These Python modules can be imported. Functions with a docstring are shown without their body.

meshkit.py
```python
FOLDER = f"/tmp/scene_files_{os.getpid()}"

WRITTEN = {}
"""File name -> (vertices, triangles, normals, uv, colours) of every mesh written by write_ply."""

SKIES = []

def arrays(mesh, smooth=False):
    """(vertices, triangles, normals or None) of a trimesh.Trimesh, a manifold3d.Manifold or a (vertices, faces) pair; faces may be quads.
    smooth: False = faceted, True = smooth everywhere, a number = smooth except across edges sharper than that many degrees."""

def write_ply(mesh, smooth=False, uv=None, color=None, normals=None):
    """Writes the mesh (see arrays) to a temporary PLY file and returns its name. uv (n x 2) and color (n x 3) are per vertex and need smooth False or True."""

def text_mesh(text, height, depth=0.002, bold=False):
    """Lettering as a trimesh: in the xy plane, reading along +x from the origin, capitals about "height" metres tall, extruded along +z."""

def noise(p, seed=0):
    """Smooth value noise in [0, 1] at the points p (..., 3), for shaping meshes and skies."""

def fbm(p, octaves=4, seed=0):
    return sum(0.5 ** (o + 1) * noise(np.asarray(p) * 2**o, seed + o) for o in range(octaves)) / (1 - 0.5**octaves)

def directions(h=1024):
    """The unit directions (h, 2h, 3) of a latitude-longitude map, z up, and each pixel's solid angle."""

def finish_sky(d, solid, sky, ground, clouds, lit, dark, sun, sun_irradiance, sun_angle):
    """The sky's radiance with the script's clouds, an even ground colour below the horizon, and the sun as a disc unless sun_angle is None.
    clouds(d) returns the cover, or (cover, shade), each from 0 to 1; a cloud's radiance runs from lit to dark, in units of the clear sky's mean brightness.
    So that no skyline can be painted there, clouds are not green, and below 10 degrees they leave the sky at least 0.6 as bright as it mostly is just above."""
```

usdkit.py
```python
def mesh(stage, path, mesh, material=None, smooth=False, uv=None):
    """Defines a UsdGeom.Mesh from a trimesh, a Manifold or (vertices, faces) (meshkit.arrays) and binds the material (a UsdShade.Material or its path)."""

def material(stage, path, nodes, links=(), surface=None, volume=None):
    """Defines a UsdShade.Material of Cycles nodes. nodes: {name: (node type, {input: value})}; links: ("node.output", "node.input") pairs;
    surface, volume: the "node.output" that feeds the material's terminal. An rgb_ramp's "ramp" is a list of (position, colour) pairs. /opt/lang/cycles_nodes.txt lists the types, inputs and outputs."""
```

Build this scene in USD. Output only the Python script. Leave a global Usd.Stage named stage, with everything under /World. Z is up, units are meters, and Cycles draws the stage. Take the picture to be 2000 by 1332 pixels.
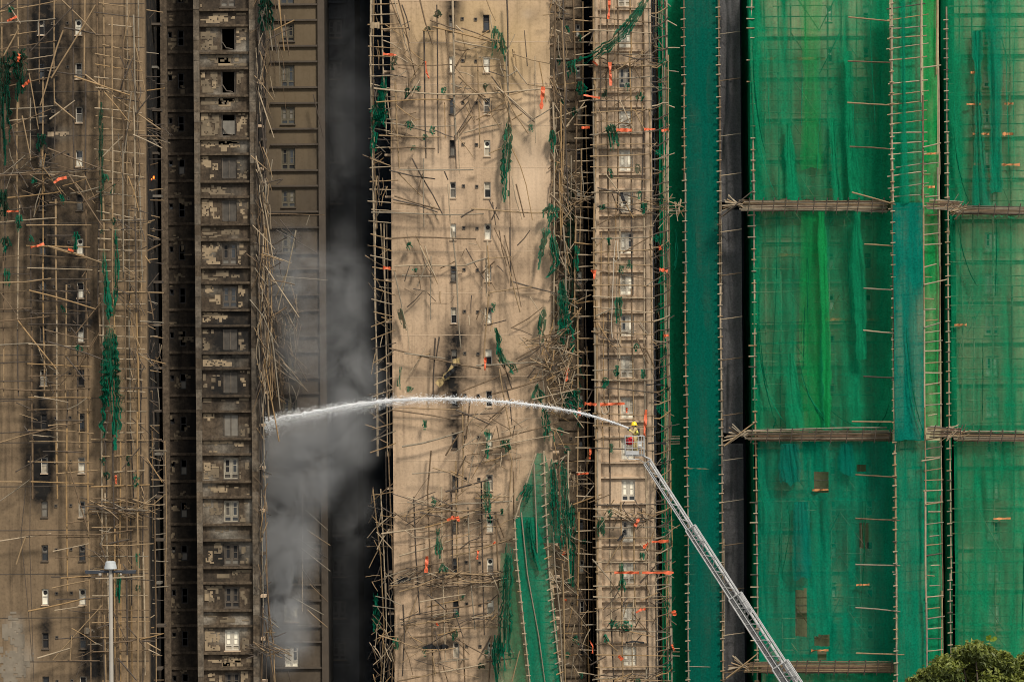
import math, random
import numpy as np
import trimesh, manifold3d
from manifold3d import Manifold
from scipy.interpolate import CubicSpline
import usdkit, meshkit
from pxr import Usd, UsdGeom, UsdLux, UsdShade, Gf, Sdf, Vt

stage = Usd.Stage.CreateInMemory()
UsdGeom.SetStageUpAxis(stage, UsdGeom.Tokens.z)
UsdGeom.SetStageMetersPerUnit(stage, 1.0)
UsdGeom.Xform.Define(stage, '/World')
rng = np.random.default_rng(7)
random.seed(7)

# ------------------------------------------------------------------ camera, sky, sun, exposure
D, S, CAMZ, TH = 220.0, 0.0335, 34.0, 0.0072          # distance to the facade plane y=0, metres per photo pixel there, camera height, roll
EXPOSURE = 1.5
cam = UsdGeom.Camera.Define(stage, '/World/camera')
cam.CreateHorizontalApertureAttr(36.0)
cam.CreateVerticalApertureAttr(36.0 * 681 / 1024)
cam.CreateFocalLengthAttr(36.0 * D / (2000 * S))
cam.CreateClippingRangeAttr(Gf.Vec2f(1.0, 5000.0))
cam.CreateExposureAttr(EXPOSURE)
RV = np.array([math.cos(TH), 0, -math.sin(TH)]); UV_ = np.array([math.sin(TH), 0, math.cos(TH)])
cam.AddTransformOp().Set(Gf.Matrix4d(*RV, 0, *UV_, 0, 0, -1, 0, 0, 0, -D, CAMZ, 1))

SUN = np.array([0.40, -0.62, 0.88]); SUN /= np.linalg.norm(SUN)
dome = UsdLux.DomeLight.Define(stage, '/World/sky')
dome.CreateIntensityAttr(1.0)
skym = usdkit.material(stage, '/World/Looks/sky', {
    'sky': ('sky_texture', {'sky_type': 'single_scattering', 'sun_disc': False, 'sun_elevation': math.asin(SUN[2]), 'sun_rotation': math.atan2(SUN[0], SUN[1]), 'altitude': 100.0, 'air_density': 1.0, 'aerosol_density': 2.0, 'ozone_density': 1.0}),
    'tc': ('texture_coordinate', {}),
    'cl': ('noise_texture', {'scale': 2.2, 'detail': 5.0, 'roughness': 0.55}),
    'cv': ('map_range', {'from_min': 0.25, 'from_max': 0.6, 'to_min': 0.55, 'to_max': 0.95, 'clamp': True}),
    'mx': ('mix_color', {'b': (4.6, 4.7, 4.8), 'use_clamp': False}),
    'bg': ('background_shader', {'strength': 0.06})},
    [('tc.generated', 'cl.vector'), ('cl.fac', 'cv.value'), ('cv.result', 'mx.fac'), ('sky.color', 'mx.a'), ('mx.result', 'bg.color')], surface='bg.background')
UsdShade.MaterialBindingAPI.Apply(dome.GetPrim()).Bind(skym)
for k_, v_ in (('label', 'bright overcast sky'), ('category', 'sky'), ('kind', 'structure')):
    dome.GetPrim().SetCustomDataByKey(k_, v_)
sun = UsdLux.DistantLight.Define(stage, '/World/sun')
sun.CreateIntensityAttr(0.40); sun.CreateAngleAttr(10.0); sun.CreateColorAttr(Gf.Vec3f(1.0, 0.92, 0.80)); sun.CreateNormalizeAttr(True)
_z = SUN; _x = np.cross([0, 0, 1.0], _z); _x /= np.linalg.norm(_x); _y = np.cross(_z, _x)
sun.AddTransformOp().Set(Gf.Matrix4d(*_x, 0, *_y, 0, *_z, 0, 0, 0, 90, 1))

# ------------------------------------------------------------------ picture coordinates to places
def W(px, py, y):
    """The point at depth y that the photograph shows at (px, py)."""
    k = S * (D + y) / D
    return np.array([0, y, CAMZ]) + RV * ((px - 1000) * k) + UV_ * ((666 - py) * k)
def WL(px, py, y):
    """As W for something upright that stands at px at half the picture's height."""
    return W(px + TH * (py - 666), py, y)
def XW(px, y): return W(px, 666, y)[0]
def ZW(px, py, y): return WL(px, py, y)[2]
def to_px(x, y, z):
    k = S * (D + y) / D
    u = x * RV[0] + (z - CAMZ) * RV[2]; v = x * UV_[0] + (z - CAMZ) * UV_[2]
    return 1000 + u / k, 666 - v / k

# ------------------------------------------------------------------ objects
_used = {}
def _free(path):
    n = _used.get(path, 0); _used[path] = n + 1
    return path if n == 0 else f'{path}_{n:03d}'
class Node:
    def __init__(s, path, o): s.path, s.o = path, o
def tag(prim, label=None, cat=None, group=None, kind=None):
    for k, v in (('label', label), ('category', cat), ('group', group), ('kind', kind)):
        if v: prim.SetCustomDataByKey(k, v)
def thing(name, label, cat, base, group=None, kind=None):
    p = _free('/World/' + name)
    x = UsdGeom.Xform.Define(stage, p); base = np.array(base, float)
    x.AddTranslateOp().Set(Gf.Vec3d(*map(float, base)))
    tag(x.GetPrim(), label, cat, group, kind)
    return Node(p, base)
def obj(name, vf, mat, parent=None, label=None, cat=None, group=None, kind=None, smooth=False, prim=None):
    """One Mesh from (vertices, faces); faces of 3 or 4. prim: {primvar: values}."""
    o = parent.o if parent else np.zeros(3)
    p = _free((parent.path if parent else '/World') + '/' + name)
    v = np.asarray(vf[0], float) - o; f = np.asarray(vf[1], np.int32)
    used_ = np.unique(f)
    if len(used_) < len(v):
        lut = np.full(len(v), -1, np.int32); lut[used_] = np.arange(len(used_)); n0_ = len(v); v = v[used_]; f = lut[f]
        prim = {k: (np.asarray(q)[used_] if len(q) == n0_ else q) for k, q in (prim or {}).items()}
    m = UsdGeom.Mesh.Define(stage, p)
    m.CreatePointsAttr(Vt.Vec3fArray.FromNumpy(np.ascontiguousarray(v, np.float32)))
    m.CreateFaceVertexCountsAttr(Vt.IntArray.FromNumpy(np.full(len(f), f.shape[1], np.int32)))
    m.CreateFaceVertexIndicesAttr(Vt.IntArray.FromNumpy(np.ascontiguousarray(f.ravel())))
    m.CreateSubdivisionSchemeAttr('none')
    if smooth:
        t = f if f.shape[1] == 3 else np.vstack([f[:, [0, 1, 2]], f[:, [0, 2, 3]]])
        n = np.zeros_like(v); fn = np.cross(v[t[:, 1]] - v[t[:, 0]], v[t[:, 2]] - v[t[:, 0]])
        for k in range(3): np.add.at(n, t[:, k], fn)
        n /= np.maximum(np.linalg.norm(n, axis=1, keepdims=True), 1e-12)
        m.CreateNormalsAttr(Vt.Vec3fArray.FromNumpy(n.astype(np.float32))); m.SetNormalsInterpolation('vertex')
    for key, val in (prim or {}).items():
        val = np.asarray(val, np.float32)
        if val.ndim == 2:
            UsdGeom.PrimvarsAPI(m).CreatePrimvar(key, Sdf.ValueTypeNames.Color3fArray, 'vertex').Set(Vt.Vec3fArray.FromNumpy(np.ascontiguousarray(val)))
        else:
            UsdGeom.PrimvarsAPI(m).CreatePrimvar(key, Sdf.ValueTypeNames.FloatArray, 'vertex').Set(Vt.FloatArray.FromNumpy(np.ascontiguousarray(val)))
    UsdShade.MaterialBindingAPI.Apply(m.GetPrim()).Bind(mat)
    tag(m.GetPrim(), label, cat, group, kind)
    return Node(p, o)

def join(*parts):
    vs, fs, n = [], [], 0
    for v, f in parts:
        f = np.asarray(f)
        if f.shape[1] == 4: f = np.vstack([f[:, [0, 1, 2]], f[:, [0, 2, 3]]])
        vs.append(np.asarray(v, float)); fs.append(f + n); n += len(v)
    return np.vstack(vs), np.vstack(fs)
_BF = np.array([[0, 3, 2, 1], [4, 5, 6, 7], [0, 1, 5, 4], [1, 2, 6, 5], [2, 3, 7, 6], [3, 0, 4, 7]])
def box(x0, x1, y0, y1, z0, z1):
    return np.array([[x0, y0, z0], [x1, y0, z0], [x1, y1, z0], [x0, y1, z0], [x0, y0, z1], [x1, y0, z1], [x1, y1, z1], [x0, y1, z1]], float), _BF
def tube(pts, r, sides=6, caps=True, squash=None):
    pts = np.asarray(pts, float); n = len(pts); r = np.broadcast_to(np.asarray(r, float), (n,))
    t = np.gradient(pts, axis=0); t /= np.maximum(np.linalg.norm(t, axis=1, keepdims=True), 1e-9)
    ref = np.array([0.31, 0.9, 0.2]); ref = np.where(np.abs(t @ ref)[:, None] > 0.9, np.array([1.0, 0, 0.1]), ref)
    a = np.cross(t, ref); a /= np.linalg.norm(a, axis=1, keepdims=True); b = np.cross(t, a)
    ang = np.arange(sides) / sides * 2 * np.pi
    v = (pts[:, None] + r[:, None, None] * (np.cos(ang)[None, :, None] * a[:, None] + np.sin(ang)[None, :, None] * b[:, None])).reshape(-1, 3)
    i = np.arange(n - 1)[:, None] * sides; j = np.arange(sides)[None]; jn = (j + 1) % sides
    f = np.stack([i + j, i + jn, i + sides + jn, i + sides + j], -1).reshape(-1, 4)[:, ::-1]
    if caps:
        v = np.vstack([v, pts[:1], pts[-1:]]); c0, c1 = len(v) - 2, len(v) - 1; jj = np.arange(sides); jn = (jj + 1) % sides
        tri = np.vstack([np.stack([np.full(sides, c0), jn, jj], 1)[:, ::-1], np.stack([np.full(sides, c1), (n - 1) * sides + jj, (n - 1) * sides + jn], 1)[:, ::-1]])
        f = np.vstack([f[:, [0, 1, 2]], f[:, [0, 2, 3]], tri])
    return v, f

# ------------------------------------------------------------------ materials
def L(n): return '/World/Looks/' + n
def plain(name, col, rough=0.7, metal=0.0, var=0.18, scale=3.0, bump=0.0, spec=0.4):
    nodes = {'g': ('geometry', {}), 'n': ('noise_texture', {'scale': scale, 'detail': 4.0}), 'r': ('rgb_ramp', {'ramp': [(0.25, tuple(c * (1 - var) for c in col)), (0.75, tuple(min(1, c * (1 + var)) for c in col))]}),
             'p': ('principled_bsdf', {'roughness': rough, 'metallic': metal, 'specular_ior_level': spec})}
    links = [('g.position', 'n.vector'), ('n.fac', 'r.fac'), ('r.color', 'p.base_color')]
    if bump:
        nodes['b'] = ('bump', {'strength': bump, 'distance': 0.03}); links += [('n.fac', 'b.height'), ('b.normal', 'p.normal')]
    return usdkit.material(stage, L(name), nodes, links, surface='p.BSDF')

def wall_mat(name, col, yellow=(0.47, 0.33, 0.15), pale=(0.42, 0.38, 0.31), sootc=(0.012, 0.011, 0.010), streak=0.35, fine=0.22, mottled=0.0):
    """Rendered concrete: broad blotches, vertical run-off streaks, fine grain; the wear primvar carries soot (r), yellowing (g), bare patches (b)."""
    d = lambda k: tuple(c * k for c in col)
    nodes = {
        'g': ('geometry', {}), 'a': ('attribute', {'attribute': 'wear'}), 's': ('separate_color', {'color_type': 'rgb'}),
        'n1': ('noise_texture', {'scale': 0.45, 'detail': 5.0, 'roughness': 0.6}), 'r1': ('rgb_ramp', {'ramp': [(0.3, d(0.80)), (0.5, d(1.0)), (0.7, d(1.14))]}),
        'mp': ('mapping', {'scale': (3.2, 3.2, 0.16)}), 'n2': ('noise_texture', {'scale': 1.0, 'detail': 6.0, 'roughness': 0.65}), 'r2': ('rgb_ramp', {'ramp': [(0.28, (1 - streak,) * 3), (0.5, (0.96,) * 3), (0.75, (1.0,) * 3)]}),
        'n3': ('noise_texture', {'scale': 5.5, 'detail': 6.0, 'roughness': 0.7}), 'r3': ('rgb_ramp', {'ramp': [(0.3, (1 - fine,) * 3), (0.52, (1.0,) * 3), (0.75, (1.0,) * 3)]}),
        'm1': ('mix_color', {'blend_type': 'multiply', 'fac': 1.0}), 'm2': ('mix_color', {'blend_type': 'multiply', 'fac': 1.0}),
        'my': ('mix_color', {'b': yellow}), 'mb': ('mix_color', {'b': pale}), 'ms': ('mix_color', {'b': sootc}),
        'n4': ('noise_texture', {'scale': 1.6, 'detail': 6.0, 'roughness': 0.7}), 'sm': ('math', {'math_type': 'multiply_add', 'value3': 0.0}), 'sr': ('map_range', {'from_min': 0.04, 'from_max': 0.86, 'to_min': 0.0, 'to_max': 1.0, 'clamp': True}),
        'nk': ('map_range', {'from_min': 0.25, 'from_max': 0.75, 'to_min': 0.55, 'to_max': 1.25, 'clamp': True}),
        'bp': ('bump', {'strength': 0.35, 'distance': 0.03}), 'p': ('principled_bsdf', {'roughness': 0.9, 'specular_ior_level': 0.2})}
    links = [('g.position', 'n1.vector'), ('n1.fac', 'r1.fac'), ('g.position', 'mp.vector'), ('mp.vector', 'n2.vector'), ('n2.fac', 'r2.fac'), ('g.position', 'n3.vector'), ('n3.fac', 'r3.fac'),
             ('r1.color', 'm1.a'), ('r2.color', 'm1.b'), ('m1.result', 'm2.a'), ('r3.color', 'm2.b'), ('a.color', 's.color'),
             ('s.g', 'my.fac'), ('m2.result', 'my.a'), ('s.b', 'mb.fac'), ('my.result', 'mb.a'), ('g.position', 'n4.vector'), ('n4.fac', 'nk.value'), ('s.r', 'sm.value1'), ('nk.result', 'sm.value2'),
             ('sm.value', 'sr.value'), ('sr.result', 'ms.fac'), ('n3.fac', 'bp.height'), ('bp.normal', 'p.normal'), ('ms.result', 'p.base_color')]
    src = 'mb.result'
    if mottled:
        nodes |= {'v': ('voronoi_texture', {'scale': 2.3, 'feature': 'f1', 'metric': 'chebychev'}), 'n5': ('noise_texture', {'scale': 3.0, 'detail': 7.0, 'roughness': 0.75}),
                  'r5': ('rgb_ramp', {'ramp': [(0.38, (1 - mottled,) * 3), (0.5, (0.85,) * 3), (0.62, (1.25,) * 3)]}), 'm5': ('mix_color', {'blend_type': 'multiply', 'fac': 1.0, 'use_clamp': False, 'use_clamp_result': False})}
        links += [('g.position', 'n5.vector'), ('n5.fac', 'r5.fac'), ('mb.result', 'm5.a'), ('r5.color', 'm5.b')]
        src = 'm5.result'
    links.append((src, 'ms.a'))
    return usdkit.material(stage, L(name), nodes, links, surface='p.BSDF')

M = {}
M['wallA'] = wall_mat('brown_render_wall', (0.235, 0.165, 0.098), streak=0.5, fine=0.3)
M['wallF'] = wall_mat('beige_render_wall', (0.465, 0.332, 0.215), pale=(0.66, 0.50, 0.345), streak=0.42, fine=0.34)
M['wallH'] = wall_mat('pale_render_wall', (0.54, 0.40, 0.27), streak=0.4, fine=0.3)
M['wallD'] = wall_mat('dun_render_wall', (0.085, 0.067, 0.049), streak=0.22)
M['wallC'] = wall_mat('scorched_wall', (0.108, 0.079, 0.052), streak=0.45, fine=0.5, mottled=0.5)
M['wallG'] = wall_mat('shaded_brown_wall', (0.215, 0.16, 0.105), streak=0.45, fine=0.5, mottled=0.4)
M['wallB'] = wall_mat('scorched_dark_wall', (0.10, 0.075, 0.052), streak=0.5, fine=0.5, mottled=0.5)
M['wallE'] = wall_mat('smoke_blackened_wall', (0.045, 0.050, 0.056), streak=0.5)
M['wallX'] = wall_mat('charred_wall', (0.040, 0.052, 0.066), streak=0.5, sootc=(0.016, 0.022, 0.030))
M['wallM'] = wall_mat('netted_building_wall', (0.44, 0.38, 0.23), streak=0.4, fine=0.3)
M['trimF'] = plain('beige_trim', (0.47, 0.35, 0.235), 0.9, var=0.15, scale=2.0)
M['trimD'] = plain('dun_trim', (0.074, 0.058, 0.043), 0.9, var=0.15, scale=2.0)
M['trimC'] = wall_mat('scorched_trim', (0.125, 0.092, 0.060), fine=0.6, streak=0.5, mottled=0.4)
M['trimB'] = wall_mat('scorched_dark_trim', (0.13, 0.098, 0.068), fine=0.6, streak=0.5, mottled=0.4)
M['plaster'] = plain('old_tile_plaster', (0.26, 0.195, 0.12), 0.85, var=0.3, scale=2.4, bump=0.4)
M['plaster2'] = plain('grey_plaster', (0.15, 0.115, 0.073), 0.85, var=0.3, scale=2.4, bump=0.4)
M['frame'] = plain('pale_window_frame', (0.52, 0.47, 0.38), 0.5, var=0.12)
M['frameD'] = plain('sooty_window_frame', (0.085, 0.068, 0.05), 0.6, var=0.3)
M['white'] = plain('cream_panel', (0.80, 0.75, 0.61), 0.5, var=0.10)
M['frame2'] = plain('weathered_window_frame', (0.30, 0.265, 0.20), 0.6, var=0.25)
M['frameX'] = plain('blackened_window_frame', (0.035, 0.032, 0.03), 0.6, var=0.3)
M['frameN'] = plain('dun_window_frame', (0.10, 0.085, 0.055), 0.6, var=0.2)
M['soot_board'] = plain('sooty_board', (0.06, 0.052, 0.042), 0.8, var=0.4)
M['grey'] = plain('grey_panel', (0.15, 0.135, 0.11), 0.5, var=0.2)
M['glass'] = plain('dark_glass', (0.03, 0.033, 0.036), 0.15, var=0.3, spec=0.6)
M['hole'] = plain('dark_opening', (0.012, 0.012, 0.013), 0.9)
M['curtain'] = plain('drawn_curtain', (0.33, 0.29, 0.22), 0.9, var=0.25, scale=5.0)
M['bare'] = plain('bare_grey_render', (0.185, 0.155, 0.115), 0.9, var=0.2, scale=2.5)
M['bare2'] = plain('bare_pale_render', (0.36, 0.27, 0.175), 0.9, var=0.2)
def bamboo(name, col, var=0.35):
    return usdkit.material(stage, L(name), {
        'g': ('geometry', {}), 'n': ('noise_texture', {'scale': 2.6, 'detail': 5.0, 'roughness': 0.65}), 'r': ('rgb_ramp', {'ramp': [(0.3, tuple(c * (1 - var) for c in col)), (0.5, col), (0.72, tuple(c * (1 + var * 0.6) for c in col))]}),
        'p': ('principled_bsdf', {'roughness': 0.55, 'specular_ior_level': 0.35})}, [('g.position', 'n.vector'), ('n.fac', 'r.fac'), ('r.color', 'p.base_color')], surface='p.BSDF')
B_TAN, B_PALE, B_GREY, B_DARK, B_GOLD = (bamboo('tan_bamboo', (0.25, 0.17, 0.09)), bamboo('pale_bamboo', (0.32, 0.25, 0.165)), bamboo('grey_bamboo', (0.21, 0.175, 0.125)), bamboo('charred_bamboo', (0.06, 0.045, 0.033), 0.5), bamboo('golden_bamboo', (0.27, 0.17, 0.075)))
B_BROWN = bamboo('brown_bamboo', (0.125, 0.082, 0.045), .5)
B_GREEN = bamboo('green_tinged_bamboo', (0.40, 0.40, 0.20))
M['cord'] = plain('black_tie', (0.02, 0.02, 0.02), 0.9)

def net_mat(name, col, cover=None, trans=0.5, lo=0.5, hi=0.95, scale=(1.4, 1.4, 0.12)):
    """Scaffold netting: a cloth of which part is open; the cover primvar (if given) says how dense the weave hangs."""
    d = lambda k: tuple(c * k for c in col)
    nodes = {'g': ('geometry', {}), 'mp': ('mapping', {'scale': scale}), 'n': ('noise_texture', {'scale': 1.0, 'detail': 5.0, 'roughness': 0.6}),
             'n2': ('noise_texture', {'scale': 9.0, 'detail': 3.0}), 'r': ('rgb_ramp', {'ramp': [(0.3, d(0.7)), (0.55, d(1.0)), (0.8, d(1.25))]}),
             'df': ('diffuse_bsdf', {}), 'tl': ('translucent_bsdf', {}), 'mx': ('mix_closure', {'fac': trans}), 'tr': ('transparent_bsdf', {'color': (1, 1, 1)}), 'out': ('mix_closure', {}),
             'mr': ('map_range', {'from_min': 0.3, 'from_max': 0.7, 'to_min': lo, 'to_max': hi, 'clamp': True})}
    links = [('g.position', 'mp.vector'), ('mp.vector', 'n.vector'), ('g.position', 'n2.vector'), ('n2.fac', 'r.fac'), ('r.color', 'df.color'), ('r.color', 'tl.color'), ('df.BSDF', 'mx.closure1'), ('tl.BSDF', 'mx.closure2'),
             ('tr.BSDF', 'out.closure1'), ('mx.closure', 'out.closure2')]
    if cover:
        nodes |= {'at': ('attribute', {'attribute': 'cover'}), 'ml': ('math', {'math_type': 'multiply', 'use_clamp': True})}
        nodes['mr'] = ('map_range', {'from_min': 0.3, 'from_max': 0.7, 'to_min': 0.9, 'to_max': 1.08, 'clamp': True})
        links += [('n.fac', 'mr.value'), ('at.fac', 'ml.value1'), ('mr.result', 'ml.value2'), ('ml.value', 'out.fac')]
    else:
        links += [('n.fac', 'mr.value'), ('mr.result', 'out.fac')]
    return usdkit.material(stage, L(name), nodes, links, surface='out.closure')
N_GREEN = net_mat('green_net', (0.010, 0.29, 0.135), cover=True)
N_BRIGHT = net_mat('bright_green_net', (0.014, 0.34, 0.095), cover=True)
N_TEAL = net_mat('teal_net', (0.006, 0.255, 0.145), cover=True)
N_DARKTEAL = net_mat('dark_teal_net', (0.0035, 0.155, 0.108), cover=True)
N_BLUE = net_mat('bluish_net', (0.005, 0.225, 0.165), cover=True)
N_GREY = net_mat('charcoal_net', (0.17, 0.165, 0.17), cover=True)
N_SCRAP = net_mat('torn_green_net', (0.008, 0.20, 0.115), lo=0.75, hi=1.0)
N_SCRAPD = net_mat('sooty_torn_net', (0.008, 0.075, 0.045), lo=0.7, hi=1.0)
M['orange'] = usdkit.material(stage, L('orange_sheeting'), {'g': ('geometry', {}), 'n': ('noise_texture', {'scale': 6.0, 'detail': 4.0}), 'r': ('rgb_ramp', {'ramp': [(0.3, (0.46, 0.075, 0.022)), (0.7, (0.66, 0.125, 0.042))]}), 'p': ('principled_bsdf', {'roughness': 0.6})},
                              [('g.position', 'n.vector'), ('n.fac', 'r.fac'), ('r.color', 'p.base_color')], surface='p.BSDF')
M['ochre'] = plain('ochre_board', (0.42, 0.17, 0.06), 0.8, var=0.3)
M['board'] = plain('brown_board', (0.11, 0.065, 0.045), 0.85, var=0.4)
M['scorch'] = plain('scorched_board', (0.30, 0.22, 0.10), 0.8, var=0.7, scale=5.0)
M['alu'] = plain('aluminium', (0.42, 0.42, 0.41), 0.45, metal=0.3, var=0.25, scale=6)
M['alud'] = plain('grey_aluminium', (0.20, 0.20, 0.195), 0.5, metal=0.3, var=0.3, scale=6)
M['alux'] = plain('dark_lattice_metal', (0.09, 0.09, 0.088), 0.5, metal=0.3, var=0.4, scale=6)
M['pole'] = plain('painted_lamp_pole', (0.34, 0.31, 0.265), 0.5, var=0.10, scale=1.5)
M['dgrey'] = plain('dark_grey_metal', (0.045, 0.05, 0.06), 0.5, metal=0.3)
M['ground'] = plain('ground', (0.09, 0.085, 0.075), 0.95, var=0.3, scale=0.3)

# ------------------------------------------------------------------ setting
gv, gf = [], []
obj('ground', (np.array([[-900, -400, 0], [900, -400, 0], [900, 900, 0], [-900, 900, 0]], float), np.array([[0, 1, 2, 3]])), M['ground'], None, 'grey ground below the frame at the foot of the towers', 'ground', kind='structure')

# ------------------------------------------------------------------ walls
ZTOP = 88.0
def wear_of(x, y, z, blobs, yellow=(), pale=(), base=0.0, seed=0):
    px, py = to_px(x, y, z)
    nz = meshkit.fbm(np.stack([np.broadcast_to(x, px.shape) * 0.55, np.broadcast_to(z, px.shape) * 0.16, np.full(px.shape, seed + 0.5)], -1), 4, seed)
    n2 = meshkit.fbm(np.stack([np.broadcast_to(x, px.shape) * 1.6, np.broadcast_to(z, px.shape) * 0.7, np.full(px.shape, seed + 7.5)], -1), 3, seed + 3)
    def acc(bl):
        s = np.zeros(px.shape)
        for cx, cy, rx, ry, st in bl:
            d = np.sqrt(((px - cx) / rx) ** 2 + ((py - cy) / ry) ** 2) + .9 * (nz - .5) + .5 * (n2 - .5)
            s = 1 - (1 - s) * (1 - st * np.clip((1.5 - d) / 1.2, 0, 1) ** 1.4)
        return s
    r = np.clip(acc(blobs) + base * np.clip(nz * 1.8 - 0.2, 0, 1.5) + 0.06 * (n2 - 0.5), 0, 1)
    return np.stack([r, np.clip(acc(yellow), 0, 1), np.clip(acc(pale), 0, 1)], -1)

def cells(a, b, step, edges):
    n = max(1, int(round((b - a) / step)))
    return np.unique(np.round(np.concatenate([np.linspace(a, b, n + 1), [e for e in edges if a < e < b]]), 4))
def wing(parent, px0, px1, y, yback, openings, mat, blobs=(), yellow=(), pale=(), base=0.0, seed=0, step=0.32, name='wall', side_soot=0.0, depth=0.28, inner=True):
    """A wing of a tower: front sheet with real openings and reveals, its two returns, back and roof. openings: (px0, px1, py0, py1)."""
    x0, x1 = XW(px0, y), XW(px1, y)
    ops = []
    for a, b, c, d in openings:
        ops.append((XW(a, y), XW(b, y), ZW((a + b) / 2, d, y), ZW((a + b) / 2, c, y)))
    xs = cells(x0, x1, step, [e for o in ops for e in o[:2]])
    zv0, zv1 = 8.0, 60.0
    zs = np.unique(np.concatenate([np.linspace(0, zv0, 5), cells(zv0, zv1, step, [e for o in ops for e in o[2:]]), np.linspace(zv1, ZTOP, 10)]))
    X, Z = np.meshgrid(xs, zs, indexing='ij')
    nx, nz = len(xs), len(zs)
    v = np.stack([X, np.full_like(X, y), Z], -1).reshape(-1, 3)
    cx, cz = (xs[:-1] + xs[1:]) / 2, (zs[:-1] + zs[1:]) / 2
    keep = np.ones((nx - 1, nz - 1), bool)
    for a, b, c, d in ops:
        keep &= ~(((cx > a) & (cx < b))[:, None] & ((cz > c) & (cz < d))[None, :])
    i, j = np.nonzero(keep)
    f = np.stack([i * nz + j, (i + 1) * nz + j, (i + 1) * nz + j + 1, i * nz + j + 1], 1)
    parts_v, parts_f, n = [v], [f], len(v)
    def quad(q):
        nonlocal n
        parts_v.append(np.array(q, float)); parts_f.append(np.array([[n, n + 1, n + 2, n + 3]])); n += 4
    for a, b, c, d in ops:
        e = y + depth
        quad([(a, y, c), (b, y, c), (b, e, c), (a, e, c)]); quad([(a, y, d), (a, e, d), (b, e, d), (b, y, d)])
        quad([(a, y, c), (a, e, c), (a, e, d), (a, y, d)]); quad([(b, y, c), (b, y, d), (b, e, d), (b, e, c)])
    # returns, gridded so that soot can vary
    for xx, flip in ((x0, False), (x1, True)):
        ys = np.linspace(y, yback, max(2, int((yback - y) / 1.2) + 1)); zz = np.linspace(0, ZTOP, 60)
        Y, Z2 = np.meshgrid(ys, zz, indexing='ij'); m_ = len(zz)
        parts_v.append(np.stack([np.full_like(Y, xx), Y, Z2], -1).reshape(-1, 3))
        a_, b_ = np.meshgrid(np.arange(len(ys) - 1), np.arange(m_ - 1), indexing='ij'); a_, b_ = a_.ravel(), b_.ravel()
        q = np.stack([a_ * m_ + b_, (a_ + 1) * m_ + b_, (a_ + 1) * m_ + b_ + 1, a_ * m_ + b_ + 1], 1) + n
        parts_f.append(q if flip else q[:, ::-1]); n += len(ys) * m_
    quad([(x0, yback, 0), (x0, yback, ZTOP), (x1, yback, ZTOP), (x1, yback, 0)])
    quad([(x0, y, ZTOP), (x1, y, ZTOP), (x1, yback, ZTOP), (x0, yback, ZTOP)])
    if inner:
        quad([(x0 + .05, y + 3.0, 0), (x1 - .05, y + 3.0, 0), (x1 - .05, y + 3.0, ZTOP), (x0 + .05, y + 3.0, ZTOP)])
    v, f = np.vstack(parts_v), np.vstack(parts_f)
    wear = wear_of(v[:, 0], v[:, 1], v[:, 2], blobs, yellow, pale, base, seed)
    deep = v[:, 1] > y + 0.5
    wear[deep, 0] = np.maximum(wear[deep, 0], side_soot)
    return obj(name, (v, f), mat, parent, prim={'wear': wear})

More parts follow.
